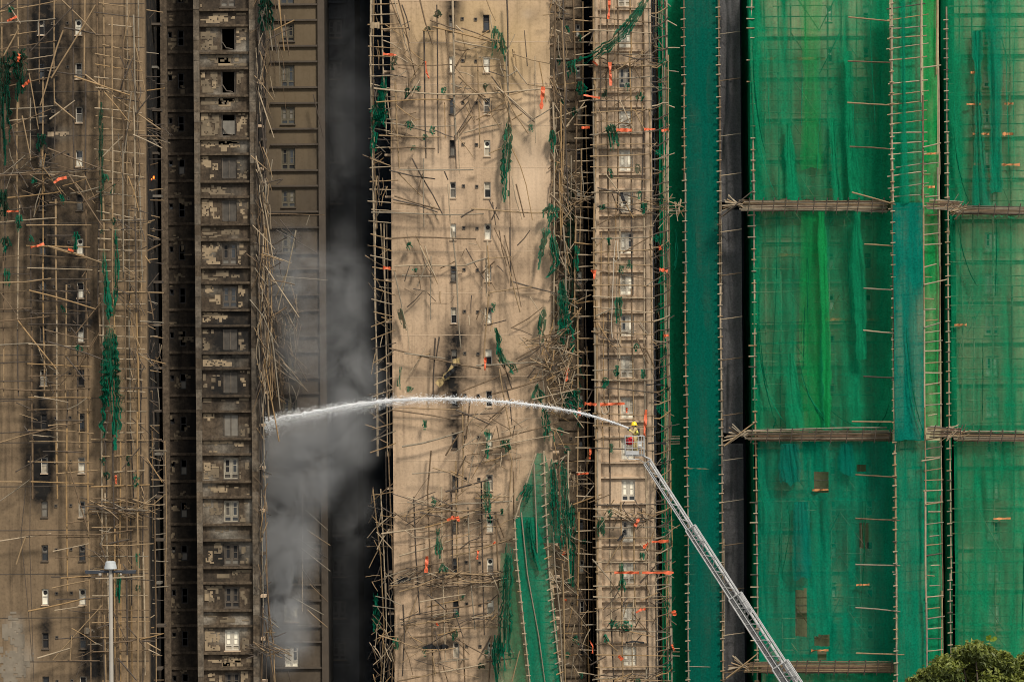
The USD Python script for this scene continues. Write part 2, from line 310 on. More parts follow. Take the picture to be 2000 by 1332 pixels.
def wbox(parent, name, px0, px1, py0, py1, y0, y1, mat, soot=None, label=None, xe=0.0):
    """A box on a facade whose front face lies at y0 and covers the given rectangle of the picture."""
    pm = (px0 + px1) / 2
    v, f = box(XW(px0, y0) - xe, XW(px1, y0) + xe, y0, y1, ZW(pm, py1, y0), ZW(pm, py0, y0))
    pr = {'wear': np.tile([soot if np.isscalar(soot) else 0.0, 0, 0], (len(v), 1))} if soot is not None else None
    return obj(name, (v, f), mat, parent, label=label, prim=pr)

def frame_mesh(x0, x1, z0, z1, y, bars_x=(), bars_z=(), t=0.055, d=0.09):
    p = [box(x0, x1, y, y + d, z1 - t, z1), box(x0, x1, y, y + d, z0, z0 + t), box(x0, x0 + t, y, y + d, z0 + t, z1 - t), box(x1 - t, x1, y, y + d, z0 + t, z1 - t)]
    for b in bars_x: p.append(box(b - t / 2, b + t / 2, y + .004, y + d - .004, z0 + t, z1 - t))
    for b in bars_z: p.append(box(x0 + t, x1 - t, y + .008, y + d - .008, b - t / 2, b + t / 2))
    return join(*p)
def disc(cx, cz, r, y, t=0.03, n=14):
    a = np.arange(n) / n * 2 * np.pi
    ring = np.stack([cx + r * np.cos(a), np.full(n, y), cz + r * np.sin(a)], 1); v = np.vstack([ring, ring + [0, t, 0], [[cx, y, cz]]])
    j = np.arange(n); k = (j + 1) % n
    return v, np.vstack([np.stack([np.full(n, 2 * n), j, k], 1), np.stack([j, j + n, k + n], 1), np.stack([j, k + n, k], 1)])

def small_window(parent, px0, px1, py0, py1, y, R, dark=0.3):
    """Bathroom window over an air conditioner bay: two lights one above the other."""
    x0, x1 = XW(px0, y), XW(px1, y); pm = (px0 + px1) / 2; z0, z1 = ZW(pm, py1, y), ZW(pm, py0, y); zm = z0 + (z1 - z0) * R.uniform(.5, .56); yf = y + .10
    burnt = R.random() < dark
    fr = M['frameD'] if burnt else M['frame']
    w = obj('window', frame_mesh(x0, x1, z0, z1, yf, (), (zm,), t=0.05), fr, parent)
    ch = lambda: M[R.choice(['hole', 'glass', 'grey'] if burnt else ['white', 'white', 'grey', 'glass', 'curtain', 'hole'])]
    up, lo = ch(), ch()
    obj('pane', box(x0 + .05, x1 - .05, yf + .05, yf + .07, zm + .03, z1 - .05), up, w)
    obj('panel', box(x0 + .05, x1 - .05, yf + .045, yf + .065, z0 + .05, zm - .03), lo, w)
    if R.random() < .45:
        zc = (zm + z1) / 2
        obj('fan', disc((x0 + x1) / 2, zc, min(.13, (x1 - x0) * .36), yf + .035), M['hole'], w)
    obj('sill', box(x0 - .04, x1 + .04, y - .07, y + .095, z0 - .07, z0 - .003), M['trimF'] if not burnt else M['trimD'], w)
def vent(parent, px, py, y, hw=3.0):
    """A square exhaust opening with a raised collar."""
    k = S * (D + y) / D; x, z, h = XW(px, y), ZW(px, py, y), hw * k
    a = obj('vent', frame_mesh(x - h, x + h, z - h, z + h, y - .05, t=.035, d=.09), M['frameD'], parent)
    obj('opening', disc(x, z, h * .62, y - .016, t=.01, n=10), M['hole'], a)
    obj('backing', box(x - h + .036, x + h - .036, y - .012, y - .004, z - h + .036, z + h - .036), M['grey'], a)
def double_window(parent, px0, px1, py0, py1, y, R, style='white'):
    """Two tall casements over a low row of lights."""
    x0, x1 = XW(px0, y), XW(px1, y); pm = (px0 + px1) / 2; z0, z1 = ZW(pm, py1, y), ZW(pm, py0, y); yf = y + .10
    xm, zl = (x0 + x1) / 2, z0 + (z1 - z0) * .24
    fr = {'white': M['frame'], 'dun': M['frameN'], 'burnt': M['frameD'], 'black': M['frameX'], 'pale': M['frame2']}[style]
    w = obj('window', frame_mesh(x0, x1, z0, z1, yf, (xm - .03, xm + .03), (zl,), t=.07), fr, parent)
    pal = {'white': ['white', 'white', 'white', 'curtain', 'glass'], 'dun': ['glass', 'grey', 'hole', 'glass'], 'burnt': ['hole', 'hole', 'hole', 'grey', 'glass'], 'black': ['hole'], 'pale': ['glass', 'glass', 'hole', 'soot_board']}[style]
    for a, b in ((x0 + .07, xm - .065), (xm + .065, x1 - .07)):
        obj('pane', box(a, b, yf + .05, yf + .07, zl + .036, z1 - .07), M[R.choice(pal)], w)
        c = obj('casement', frame_mesh(a + .02, b - .02, zl + .06, z1 - .09, yf + .01, (), (zl + (z1 - zl) * R.uniform(.35, .7),), t=.045, d=.035), fr, w)
    obj('panel', box(x0 + .07, x1 - .07, yf + .05, yf + .07, z0 + .07, zl - .036), M[R.choice(pal)], w)
    obj('sill', box(x0 - .06, x1 + .06, y - .09, y + .095, z0 - .08, z0 - .003), M['trimF'] if style == 'white' else M['trimD'], w)

R = random.Random(11)
def patch(parent, px0, px1, py0, py1, y, mat, seed, amount=0.5, cell=2.7, name='plaster_patch', t=0.02):
    """A remnant of wall tiling with stepped, broken edges, standing proud of the wall."""
    nx, ny = max(2, int((px1 - px0) / cell)), max(2, int((py1 - py0) / cell))
    pr_ = np.random.default_rng(seed); on = np.zeros((nx, ny), bool)
    ax_, ay_ = pr_.random(2) * [nx * .6, ny]
    for _ in range(60):
        if on.mean() > amount: break
        w_, h_ = pr_.integers(2, max(3, nx // 3 + 2)), pr_.integers(1, max(2, ny // 4 + 2))
        i0, j0 = int(pr_.normal(ax_, nx * .3) - w_ / 2), int(pr_.normal(ay_, ny * .35) - h_ / 2)
        on[max(0, i0):max(0, i0 + w_), max(0, j0):max(0, j0 + h_)] = True
    on &= pr_.random(on.shape) > .10
    if not on.any(): return
    k = S * (D + y) / D; c = cell * k; xa, zb = XW(px0, y), ZW((px0 + px1) / 2, py0, y)
    vs, fs = [], []
    pad = np.pad(on, 1)
    for i, j in zip(*np.nonzero(on)):
        a, b = xa + i * c, xa + (i + 1) * c; d, e = zb - j * c, zb - (j + 1) * c
        n = len(vs); vs += [(a, y - t, e), (b, y - t, e), (b, y - t, d), (a, y - t, d)]; fs.append((n, n + 1, n + 2, n + 3))
        for di, dj, (p, q) in ((-1, 0, ((a, e), (a, d))), (1, 0, ((b, d), (b, e))), (0, -1, ((a, d), (b, d))), (0, 1, ((b, e), (a, e)))):
            if not pad[i + 1 + di, j + 1 + dj]:
                n = len(vs); vs += [(p[0], y - t, p[1]), (q[0], y - t, q[1]), (q[0], y, q[1]), (p[0], y, p[1])]; fs.append((n, n + 1, n + 2, n + 3))
    obj(name, (np.array(vs), np.array(fs)), mat, parent, kind='stuff')

# ---- tower one: flat-faced wing at the left edge (A), dark recessed strip (B), scorched pier (C)
YA, YB, YC, YD, YE, YF, YG, YH = -10.0, -3.0, -5.5, 3.0, 9.0, 0.0, 4.6, 3.3
t1 = thing('residential_tower', 'brown fire-damaged high-rise tower at the left with a charred ladder-like pier', 'building', (XW(250, YA), YA, 0))
fA = [38 + 85.5 * k for k in range(-2, 18)]
opA = [(78, 91, t, t + 31) for t in fA] + [(151, 164, t, t + 31) for t in fA]
sootA = [(70, 150, 110, 330, .30), (90, 560, 90, 260, .30), (30, 480, 60, 200, .2), (120, 180, 60, 200, .22), (60, 1150, 130, 260, .16), (82, 895, 27, 95, 1.0), (82, 905, 20, 80, 1.0), (84, 70, 24, 80, .8), (84, 240, 20, 80, .7), (82, 850, 26, 70, .85), (84, 950, 13, 38, 1.0), (78, 780, 18, 120, .6), (155, 612, 26, 46, .7), (84, 50, 22, 70, .8), (85, 190, 20, 120, .7), (150, 500, 34, 170, .3), (140, 120, 40, 140, .25), (180, 1280, 22, 44, .8), (84, 60, 26, 65, .8), (85, 190, 24, 90, .6), (86, 300, 14, 60, .7), (80, 420, 30, 90, .5), (82, 540, 26, 120, .55), (86, 700, 18, 90, .6),
         (155, 615, 32, 60, .75), (150, 520, 38, 120, .35), (150, 80, 22, 60, .35), (155, 205, 16, 36, .6), (20, 230, 36, 200, .32), (20, 60, 30, 90, .3), (180, 1290, 30, 70, .75), (88, 1225, 12, 40, .75), (160, 1215, 10, 36, .5), (120, 370, 60, 40, .45), (150, 470, 60, 90, .28), (120, 1330, 100, 30, .25), (30, 1000, 60, 300, .10), (155, 830, 22, 70, .3)]
sootA = [(a, b, c * 1.3, d * 1.1, e) for a, b, c, d, e in sootA]
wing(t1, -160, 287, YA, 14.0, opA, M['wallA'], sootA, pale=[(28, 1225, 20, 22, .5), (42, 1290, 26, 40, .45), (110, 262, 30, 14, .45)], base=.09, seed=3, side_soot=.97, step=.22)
for i, t in enumerate(fA):
    small_window(t1, 78, 91, t, t + 31, YA, R, .55); small_window(t1, 151, 164, t, t + 31, YA, R, .4)
    vent(t1, 107, t + 9, YA); vent(t1, 136, t + 8, YA)
    wbox(t1, 'slab_joint', -160, 287, t + 56, t + 57.5, YA - .012, YA + .05, M['trimD'], xe=-.02)
patch(t1, 0, 44, 1190, 1262, YA, M['bare'], 41, .55, cell=4); patch(t1, -10, 62, 1262, 1340, YA, M['bare'], 42, .6, cell=4); patch(t1, 96, 142, 258, 276, YA, M['bare2'], 43, .4, cell=3); patch(t1, 160, 200, 1225, 1240, YA, M['bare'], 44, .3, cell=3)
# charred return with window ledges in the gap beside A
for i, t in enumerate(fA):
    for yy, dz in ((-6, 0), (-1.5, 8)):
        z = ZW(287, t + dz, YA)
        x = XW(287, YA)
        obj('ledge', box(x - .05, x + .55 - .2 * (i % 2), yy, yy + 1.1, z, z + .14), M['trimD'] if i % 3 else M['grey'], t1)
opB = []
fB = [60 + 83.7 * k for k in range(-2, 18)]
for t in fB: opB += [(332, 340, t + 3, t + 15), (351, 363, t, t + 30)]
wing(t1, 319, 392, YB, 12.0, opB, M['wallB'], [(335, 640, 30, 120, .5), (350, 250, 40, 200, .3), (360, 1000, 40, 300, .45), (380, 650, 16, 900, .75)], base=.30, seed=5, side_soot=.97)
for i, t in enumerate(fB):
    for (a, b, c, d) in ((332, 340, t + 3, t + 15), (351, 363, t, t + 30)):
        x0, x1 = XW(a, YB), XW(b, YB); z0, z1 = ZW(a, d, YB), ZW(a, c, YB)
        w = obj('window', frame_mesh(x0, x1, z0, z1, YB + .1, (), ((z0 + z1) / 2,) if b - a > 9 else (), t=.05), M['frameX'], t1)
        if R.random() < .4: obj('pane', box(x0 + .05, x1 - .05, YB + .15, YB + .17, z0 + .05, (z0 + z1) / 2 - .03), M[R.choice(['grey', 'glass', 'hole'])], w)
    wbox(t1, 'ledge', 328, 384, t - 13, t - 8, YB - .10, YB + .02, M['trimB'], soot=.25); wbox(t1, 'ledge', 328, 384, t + 40, t + 45, YB - .10, YB + .02, M['trimB'], soot=.25)
    for k in range(3):
        a = R.uniform(326, 362); b = R.uniform(t - 30, t + 30)
        patch(t1, a, a + R.uniform(8, 24), b, b + R.uniform(8, 26), YB, M['plaster2'], 900 + i * 3 + k, R.uniform(.2, .5))
wbox(t1, 'column', 317, 330, -200, 1500, YB - .35, YB + .04, M['trimB'], soot=.12)
fC = [57 + 83.7 * k for k in range(-2, 18)]
opC = [(435, 464, t, t + 41) for t in fC]
sootC = [(440, 660, 80, 60, .95), (440, 760, 80, 55, .7), (450, 520, 60, 50, .5), (450, 330, 50, 60, .55), (440, 1085, 70, 40, .7), (440, 10, 70, 50, .4), (460, 870, 40, 60, .35), (470, 590, 40, 60, .55), (420, 1150, 40, 30, .5)]
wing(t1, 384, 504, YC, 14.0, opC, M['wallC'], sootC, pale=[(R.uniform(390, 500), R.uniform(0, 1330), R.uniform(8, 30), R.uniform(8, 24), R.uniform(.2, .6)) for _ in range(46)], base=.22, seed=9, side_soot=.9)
ez = lambda py, s: np.interp(py, [0, 200, 430, 560, 660, 760, 830, 950, 1050, 1085, 1130, 1300], [.3, .2, .35, .45, .8, .65, .3, .15, .3, .55, .3, .15])
sill_w = {2: 'open', 1: 'open', 3: 'board'}
for i, t in enumerate(fC):
    k = i - 2
    for (a, b) in ((-9, -4.5), (44.5, 49)):
        wbox(t1, 'ledge', 393.5, 492, t + a, t + b, YC - .22, YC + .02, M['trimC'], soot=float(ez(t, 0)) * .7)
    tt = ('open' if k in (0, 1, 2) else 'burnt' if k in (5, 6, 10, 11, 12, 13) else 'board' if k in (3, 4, 7, 8, 9) else 'white' if k == 14 else 'burnt')
    if tt == 'board':
        w = wbox(t1, 'boarded_window', 435.3, 463.7, t + .3, t + 40.7, YC + .06, YC + .12, M['soot_board'] if k != 9 else M['grey'])
        for q in range(2): wbox(t1, 'batten', 436 + q * 13, 438 + q * 13, t + 1, t + 40, YC + .03, YC + .056, M['frameD'])
    elif tt == 'open':
        x0, x1 = XW(435, YC), XW(464, YC); z0, z1 = ZW(449, t + 41, YC), ZW(449, t, YC)
        obj('window', join(box(x0, x0 + .09, YC + .1, YC + .2, z0, z1), box(x1 - .09, x1, YC + .1, YC + .2, z0, z1), tube([(x0 + .1, YC + .05, z0 + .5), (x0 + .35, YC, z0 + .12), (x1 - .2, YC + .1, z0 + .06)], .035)), M['frameD'], t1)
        if k == 2: wbox(t1, 'shutter', 437, 462, t + 12, t + 38, YC + .1, YC + .15, M['grey'])
    else:
        double_window(t1, 435, 464, t, t + 41, YC, R, 'white' if tt == 'white' else 'pale' if k in (10, 11) else 'burnt')
    # broken tiling: stepped remnants left and right of the window and on the spandrel
    dens = [.55, .5, .75, .3, .35, .5, .45, .35, .25, .2, .4, .3, .2, .35, .45][k] if 0 <= k < 15 else .4
    for (a, b, c, d, q) in ((396, 433, t - 2, t + 42, 1), (466, 489, t - 2, t + 42, .6), (396, 489, t + 51, t + 73, .8)):
        patch(t1, a, b, c, d, YC, M[R.choice(['plaster', 'plaster2', 'plaster2'])], 100 + i * 7 + int(q * 10), max(.05, dens * q * R.uniform(.6, 1.3)))
    if R.random() < .5: patch(t1, 396, 430, t - 2, t + 42, YC - .021, M['plaster'], 500 + i, .12)
    if k in (0, 1, 2, 14): patch(t1, 430, 470, t + 52, t + 72, YC, M['plaster'], 600 + i, .5, cell=4)
for a, b in ((383, 394), (491.5, 504)):
    vs, fs, ws, n = [], [], [], 0
    for q in range(-10, 76):                       # column of rendered lifts, each a little different
        py = q * 20
        x0, x1 = XW(a, YC) , XW(b, YC)
        v, f = box(x0, x1, YC - .34 - R.uniform(0, .03), YC + .03, ZW((a + b) / 2, py + 20, YC) + .006, ZW((a + b) / 2, py, YC))
        vs.append(v); fs.append(f + n); n += 8; s_ = float(ez(py, 0)) * R.uniform(.4, .9)
        ws += [[s_, 0, R.uniform(0, .25)]] * 8
    obj('column', (np.vstack(vs), np.vstack(fs)), M['trimC'], t1, prim={'wear': np.array(ws)})
x = XW(504, YC)
for i, t in enumerate(fC):
    for q, dz in enumerate((3, 24)):
        z = ZW(504, t + dz + 20, YC)
        obj('ledge', box(x - .05, x + .32, YC + .6 + q * 3, YC + 1.7 + q * 3, z, z + .16), M['trimF' if R.random() < .5 else 'trimD'], t1)

# ---- tower two: set-back dun wing (D), smoke-black recess (E), bright flat face (F), recess (G), pale pier (H)
t2 = thing('residential_tower', 'beige high-rise tower in the middle with a bright scaffolded face and smoking side wing', 'building', (XW(920, YF), YF, 0))
fD = [128 + 80.9 * k for k in range(-3, 16)]
opD = [(552, 579, t, t + (42 if k % 2 else 34)) for k, t in enumerate(fD)]
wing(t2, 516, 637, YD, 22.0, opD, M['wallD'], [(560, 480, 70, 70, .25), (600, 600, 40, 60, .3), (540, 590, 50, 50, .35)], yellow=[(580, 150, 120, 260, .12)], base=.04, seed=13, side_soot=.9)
for k, t in enumerate(fD):
    style = 'white' if k in (17, 16) else 'dun'
    double_window(t2, 552, 579, t, t + (42 if k % 2 else 34), YD, R, style)
    for a, b in ((46, 49.5), (76.5, 80)):
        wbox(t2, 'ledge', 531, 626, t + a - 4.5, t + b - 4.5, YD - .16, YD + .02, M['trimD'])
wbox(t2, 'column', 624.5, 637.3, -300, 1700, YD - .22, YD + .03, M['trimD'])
fE = [40 + 80.9 * k for k in range(-2, 17)]
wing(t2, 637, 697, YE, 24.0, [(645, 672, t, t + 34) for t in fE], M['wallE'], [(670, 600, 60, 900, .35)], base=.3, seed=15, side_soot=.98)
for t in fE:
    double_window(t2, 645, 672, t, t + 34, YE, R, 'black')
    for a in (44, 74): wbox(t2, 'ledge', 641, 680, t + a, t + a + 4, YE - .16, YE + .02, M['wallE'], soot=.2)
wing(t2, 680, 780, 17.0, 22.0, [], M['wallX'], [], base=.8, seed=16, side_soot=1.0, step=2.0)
fF = [29.5 + 81.55 * k for k in range(-2, 18)]
opF = [(881, 892.5, t, t + 31) for t in fF] + [(948, 960.5, t, t + 31) for t in fF]
sootF = [(886, 660, 16, 34, .75), (886, 735, 22, 60, .8), (886, 828, 24, 30, .75), (886, 760, 14, 60, .6), (882, 8, 15, 34, .95), (882, 45, 8, 18, .6), (1034, 571, 12, 6, .95), (930, 690, 12, 12, .5), (890, 700, 55, 60, .22), (790, 1130, 40, 22, .35), (890, 1150, 40, 60, .25), (1040, 30, 16, 18, .35),
         (938, 30, 6, 10, .5), (920, 351, 6, 5, .7), (938, 840, 16, 40, .25), (948, 735, 30, 12, .4), (770, 300, 16, 500, .10), (1068, 900, 20, 120, .25), (890, 1215, 60, 16, .45), (870, 1258, 50, 10, .6), (885, 910, 14, 40, .35), (820, 1115, 60, 12, .4)]
sootF = [(a, b, c * 1.35, d * 1.1, e * .9) for a, b, c, d, e in sootF] + [(R.uniform(766, 1078), R.uniform(0, 1332), R.uniform(8, 45), R.uniform(10, 60), R.uniform(.06, .22)) for _ in range(70)] + [(880, 722, 30, 26, .5), (866, 742, 24, 14, .45), (1040, 720, 50, 40, .18), (900, 1000, 130, 30, .16), (880, 1115, 130, 20, .2)]
yelF = [(960, 60, 150, 110, .42), (1010, 150, 70, 90, .38), (820, 50, 60, 70, .22), (1030, 240, 50, 60, .18)]
wing(t2, 766, 1078, YF, 18.0, opF, M['wallF'], sootF, yellow=yelF, pale=[(1035, 330, 60, 130, .55), (1030, 28, 10, 10, .5), (840, 340, 70, 90, .35), (1040, 200, 40, 80, .3), (830, 910, 60, 80, .3), (820, 590, 50, 60, .2)], base=.07, seed=21, side_soot=.85, step=.28)
for i, t in enumerate(fF):
    small_window(t2, 881, 892.5, t, t + 31, YF, R, .3 if i not in (10, 11, 12) else 1); small_window(t2, 948, 960.5, t, t + 31, YF, R, .1)
    vent(t2, 907.5, t + 8, YF, 3.1); vent(t2, 933.5, t + 9, YF, 3.1)
    wbox(t2, 'slab_joint', 766.5, 1077.5, t + 53, t + 54.2, YF - .010, YF + .05, M['trimF'])
for i, t in enumerate(fF):                          # ledges on the return beside the dark gap
    z = ZW(1078, t + 40, YF)
    obj('ledge', box(XW(1078, 0) - .05, XW(1078, 0) + .42, .5, 1.6, z, z + .13), M['trimF'], t2); obj('ledge', box(XW(1078, 0) - .05, XW(1078, 0) + .30, .5, 1.6, z - .62, z - .49), M['trimF'], t2)
    z = ZW(766, t + 30, YF)
    obj('ledge', box(XW(766, 0) - .42, XW(766, 0) + .05, .4, 1.5, z, z + .13), M['trimF'], t2)
fG = [48 + 80.4 * k for k in range(-2, 18)]
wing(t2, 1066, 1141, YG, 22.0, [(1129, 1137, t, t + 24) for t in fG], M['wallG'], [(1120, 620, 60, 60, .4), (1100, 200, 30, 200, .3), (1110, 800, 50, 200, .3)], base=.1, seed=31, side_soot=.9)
for t in fG:
    small_window(t2, 1129, 1137, t, t + 24, YG, R, .3); vent(t2, 1114, t + 4, YG, 2.5)
    wbox(t2, 'ledge', 1092, 1140, t + 44, t + 47, YG - .1, YG + .02, M['trimB'], soot=.1); wbox(t2, 'ledge', 1092, 1140, t + 66, t + 69, YG - .1, YG + .02, M['trimB'], soot=.1)
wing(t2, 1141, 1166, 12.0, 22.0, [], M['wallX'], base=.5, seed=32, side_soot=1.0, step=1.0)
fH = [132 + 80.4 * k for k in range(-4, 17)]
opH = [(1212, 1238.5, t, t + 42) for t in fH]
sootH = [(1185, 180, 40, 40, .22), (1180, 600, 40, 50, .25), (1240, 730, 40, 60, .25), (1190, 690, 30, 20, .35), (1200, 1060, 50, 40, .25), (1220, 1310, 60, 30, .35), (1200, 430, 40, 60, .18), (1180, 300, 24, 50, .2)] + [(R.uniform(1165, 1275), R.uniform(0, 1332), R.uniform(8, 30), R.uniform(8, 30), R.uniform(.06, .22)) for _ in range(40)]
wing(t2, 1163, 1276, YH, 21.0, opH, M['wallH'], sootH, base=.05, seed=35, side_soot=.3)
for i, t in enumerate(fH):
    double_window(t2, 1212, 1238.5, t, t + 42, YH, R, 'white')
    for a, b in ((46, 49.5), (75, 78.5)):
        wbox(t2, 'ledge', 1172, 1262, t + a, t + b, YH - .17, YH + .02, M['trimF'])
wbox(t2, 'column', 1163, 1172, -300, 1700, YH - .2, YH + .03, M['trimF']); wbox(t2, 'column', 1262.5, 1276, -300, 1700, YH - .2, YH + .03, M['trimF'])

# ---- tower three: the wrapped one; its wall shows dimly through the netting
YK, YM, YN = 4.0, 4.0, 1.5
t3 = thing('residential_tower', 'high-rise tower at the right almost wholly wrapped in green scaffold netting', 'building', (XW(1600, 7), 7.0, 0))
fM = [12 + 80.4 * k for k in range(-2, 18)]
opM = []
for t in fM: opM += [(1618, 1630, t, t + 30), (1690, 1702, t, t + 30)]
wing(t3, 1484, 1736, YM + 2.6, 26.0, opM, M['wallM'], [(1510, 700, 30, 900, .15)], base=.06, seed=41, side_soot=.6, step=.5)
for t in fM:
    small_window(t3, 1618, 1630, t, t + 30, YM + 2.6, R, .1); small_window(t3, 1690, 1702, t, t + 30, YM + 2.6, R, .1)
    wbox(t3, 'ledge', 1484, 1736, t + 55, t + 59, YM + 2.4, YM + 2.62, M['trimF'])
wing(t3, 1742, 1838, YN + 2.4, 26.0, [], M['wallM'], base=.05, seed=42, side_soot=.6, step=.6)
opQ = [(1925, 1950, t + 40, t + 78) for t in fM]
wing(t3, 1868, 2120, YM + 2.6, 26.0, opQ, M['wallM'], base=.06, seed=43, side_soot=.6, step=.6)
for t in fM:
    double_window(t3, 1925, 1950, t + 40, t + 78, YM + 2.6, R, 'white')
    wbox(t3, 'ledge', 1868, 2120, t + 10, t + 14, YM + 2.4, YM + 2.62, M['trimF'])
wing(t3, 1342, 1412, YK + 2.5, 26.0, [], M['wallB'], base=.05, seed=44, side_soot=.8, step=1.0, name='wall')
wing(t3, 1290, 1342, 13.0, 26.0, [], M['wallB'], base=.4, seed=45, side_soot=.9, step=1.0)
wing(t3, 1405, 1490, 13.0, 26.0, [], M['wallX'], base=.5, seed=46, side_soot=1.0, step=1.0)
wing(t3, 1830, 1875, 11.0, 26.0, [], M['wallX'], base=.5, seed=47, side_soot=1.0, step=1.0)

# ------------------------------------------------------------------ scaffolds
class Scaffold:
    def __init__(s, label, base, name='bamboo_scaffold', cat='scaffold', k=1.0):
        s.k = k
        s.t = thing(name, label, cat, base); s.n = {}
    def put(s, name, pts, r, mat, sides=6, seg=None, wob=None):
        if s.n.get(name, 0) >= 298: return
        s.n[name] = s.n.get(name, 0) + 1
        pts = np.asarray(pts, float)
        if len(pts) == 2:
            ln = np.linalg.norm(pts[1] - pts[0]); seg = seg or max(2, min(7, int(ln / 1.2)))
            u = np.linspace(0, 1, seg + 1)[:, None]; q = pts[0] + (pts[1] - pts[0]) * u
            a = rng.normal(0, (wob if wob is not None else .006) * ln, 3); a[1] *= .4
            q = q + np.sin(u * np.pi) * a + np.sin(u * 2 * np.pi) * rng.normal(0, .3 * (wob if wob is not None else .006) * ln, 3) * [1, .4, 1]
            pts = q
        rr = np.linspace(r * 1.1, r * .85, len(pts)) * s.k
        obj(name, tube(pts, rr, sides), mat, s.t, smooth=True)
def bam(p=(.4, .25, .15, .12, .08)):
    m = (B_TAN, B_PALE, B_GREY, B_DARK, B_GOLD)[rng.choice(5, p=p)]
    return B_BROWN if p not in (FRESH,) and m in (B_TAN, B_GREY) and rng.random() < .38 else m
LIVE, OLD, BURNT, FRESH = (.37, .2, .2, .15, .08), (.42, .08, .15, .22, .13), (.25, .05, .2, .47, .03), (.28, .42, .22, .04, .04)
def line(sc, a, b, y, r=.045, p=LIVE, name='brace', mat=None, y2=None, wob=None):
    sc.put(name, [W(*a, y), W(*b, y if y2 is None else y2)], r, mat or bam(p), wob=wob)
def poly(sc, pts, y, r=.045, p=LIVE, name='brace', mat=None):
    sc.put(name, [W(*q, y) for q in pts], r, mat or bam(p))
def uprights(sc, xs, y, py0=-30, py1=1360, r=.05, p=LIVE, length=210, lean=1.5, gaps=(), name='upright', mat=None):
    for x in xs:
        py = py0 - rng.uniform(0, 60)
        while py < py1:
            e = min(py + length * rng.uniform(.8, 1.2), py1)
            if not any(g0 < (py + e) / 2 < g1 for g0, g1 in gaps):
                sc.put(name, [WL(x + rng.normal(0, lean * .5), py, y + rng.uniform(-.06, .06)), WL(x + rng.normal(0, lean), e + 14, y + rng.uniform(-.06, .06))], r * rng.uniform(.85, 1.15), mat or bam(p), wob=.0035)
            py = e
def ledgers(sc, x0, x1, y, py0, py1, step, r=.034, p=LIVE, tilt=1.0, over=6, miss=.15, slope=0.0, name='ledger', mat=None, broken=.25):
    py = py0
    while py < py1:
        if rng.random() > miss:
            a, b = x0 - rng.uniform(0, over), x1 + rng.uniform(0, over)
            if rng.random() < broken:
                w = (b - a) * rng.uniform(.35, .8); a = rng.uniform(a, b - w); b = a + w
            m = (b - a); dy = rng.normal(0, tilt) * m / 60 + slope * m
            yy = y + rng.uniform(-.08, .08)
            sc.put(name, [WL(a, py + rng.normal(0, 1.2) - dy / 2, yy), WL(b, py + rng.normal(0, 1.2) + dy / 2, yy)], r * rng.uniform(.8, 1.15), mat or bam(p), wob=.006)
        py += step * rng.uniform(.88, 1.12)
def debris(sc, cx, cy, rx, ry, n, y, l=(25, 80), ang=None, spread=.5, r=.03, p=BURNT, name='broken_pole', dy=.5):
    for _ in range(n):
        x, z = cx + rng.uniform(-1, 1) * rx, cy + rng.uniform(-1, 1) * ry
        t = rng.uniform(0, np.pi) if ang is None else ang + rng.normal(0, spread)
        h = rng.uniform(*l) / 2
        c, s_ = math.cos(t) * h, math.sin(t) * h
        yy = y + rng.uniform(-dy, dy * .6)
        sc.put(name, [W(x - c, z - s_, yy), W(x + c, z + s_, yy + rng.uniform(-.3, .3))], r * rng.uniform(.5, 1.15), bam(p), wob=.035)

z1 = lambda x, y: (x / 3, y / 3); z2 = lambda x, y: (x / 3, y / 3 + 444); z3 = lambda x, y: (x / 3, y / 3 + 888)
ya = YA - .7
sA = Scaffold('half-collapsed bamboo scaffold across the brown wall at the left edge', (XW(140, ya), ya, 0), k=1.08)
uprights(sA, [62, 110], ya, 440, 960, p=OLD, r=.055); uprights(sA, [86], ya, 330, 760, p=OLD); uprights(sA, [86, 62, 110], ya, -20, 300, p=BURNT, r=.045, lean=3)
uprights(sA, [171], ya, -20, 1360, p=OLD, r=.055, lean=2); uprights(sA, [152, 130], ya, 560, 860, p=OLD, lean=3); uprights(sA, [128], ya, 860, 1140, p=OLD); uprights(sA, [8, 38], ya, -20, 760, p=OLD, lean=2.5, r=.045); uprights(sA, [146], ya, -20, 330, p=BURNT, lean=2.5)
uprights(sA, [196, 203], ya, -20, 1360, p=(.3, .15, .3, .22, .03), r=.055, lean=3); uprights(sA, [222, 244, 266], ya - .3, 60, 1360, p=OLD, r=.05, lean=2.5); uprights(sA, [254, 276], ya + .4, -20, 1360, p=(.3, .1, .25, .32, .03), r=.045, lean=3)
uprights(sA, [228, 232], ya, 880, 1360, p=(.2, .1, .1, .1, .5), r=.05, lean=2)
ledgers(sA, 192, 280, ya - .1, -10, 430, 20.5, p=LIVE, slope=.13, miss=.1, tilt=2); ledgers(sA, 198, 280, ya - .1, 430, 860, 20.5, p=FRESH, slope=.02, miss=.05); ledgers(sA, 178, 285, ya - .1, 860, 1360, 27, p=OLD, miss=.1)
ledgers(sA, 58, 176, ya - .1, 440, 960, 21, p=OLD, miss=.2, slope=.02); ledgers(sA, 0, 112, ya - .1, -10, 440, 24, p=OLD, slope=-.12, miss=.25, tilt=3); ledgers(sA, 0, 60, ya - .1, 500, 880, 34, p=BURNT, slope=-.05)
ledgers(sA, 110, 190, ya - .1, 880, 1320, 40, p=OLD, slope=-.06, miss=.2)
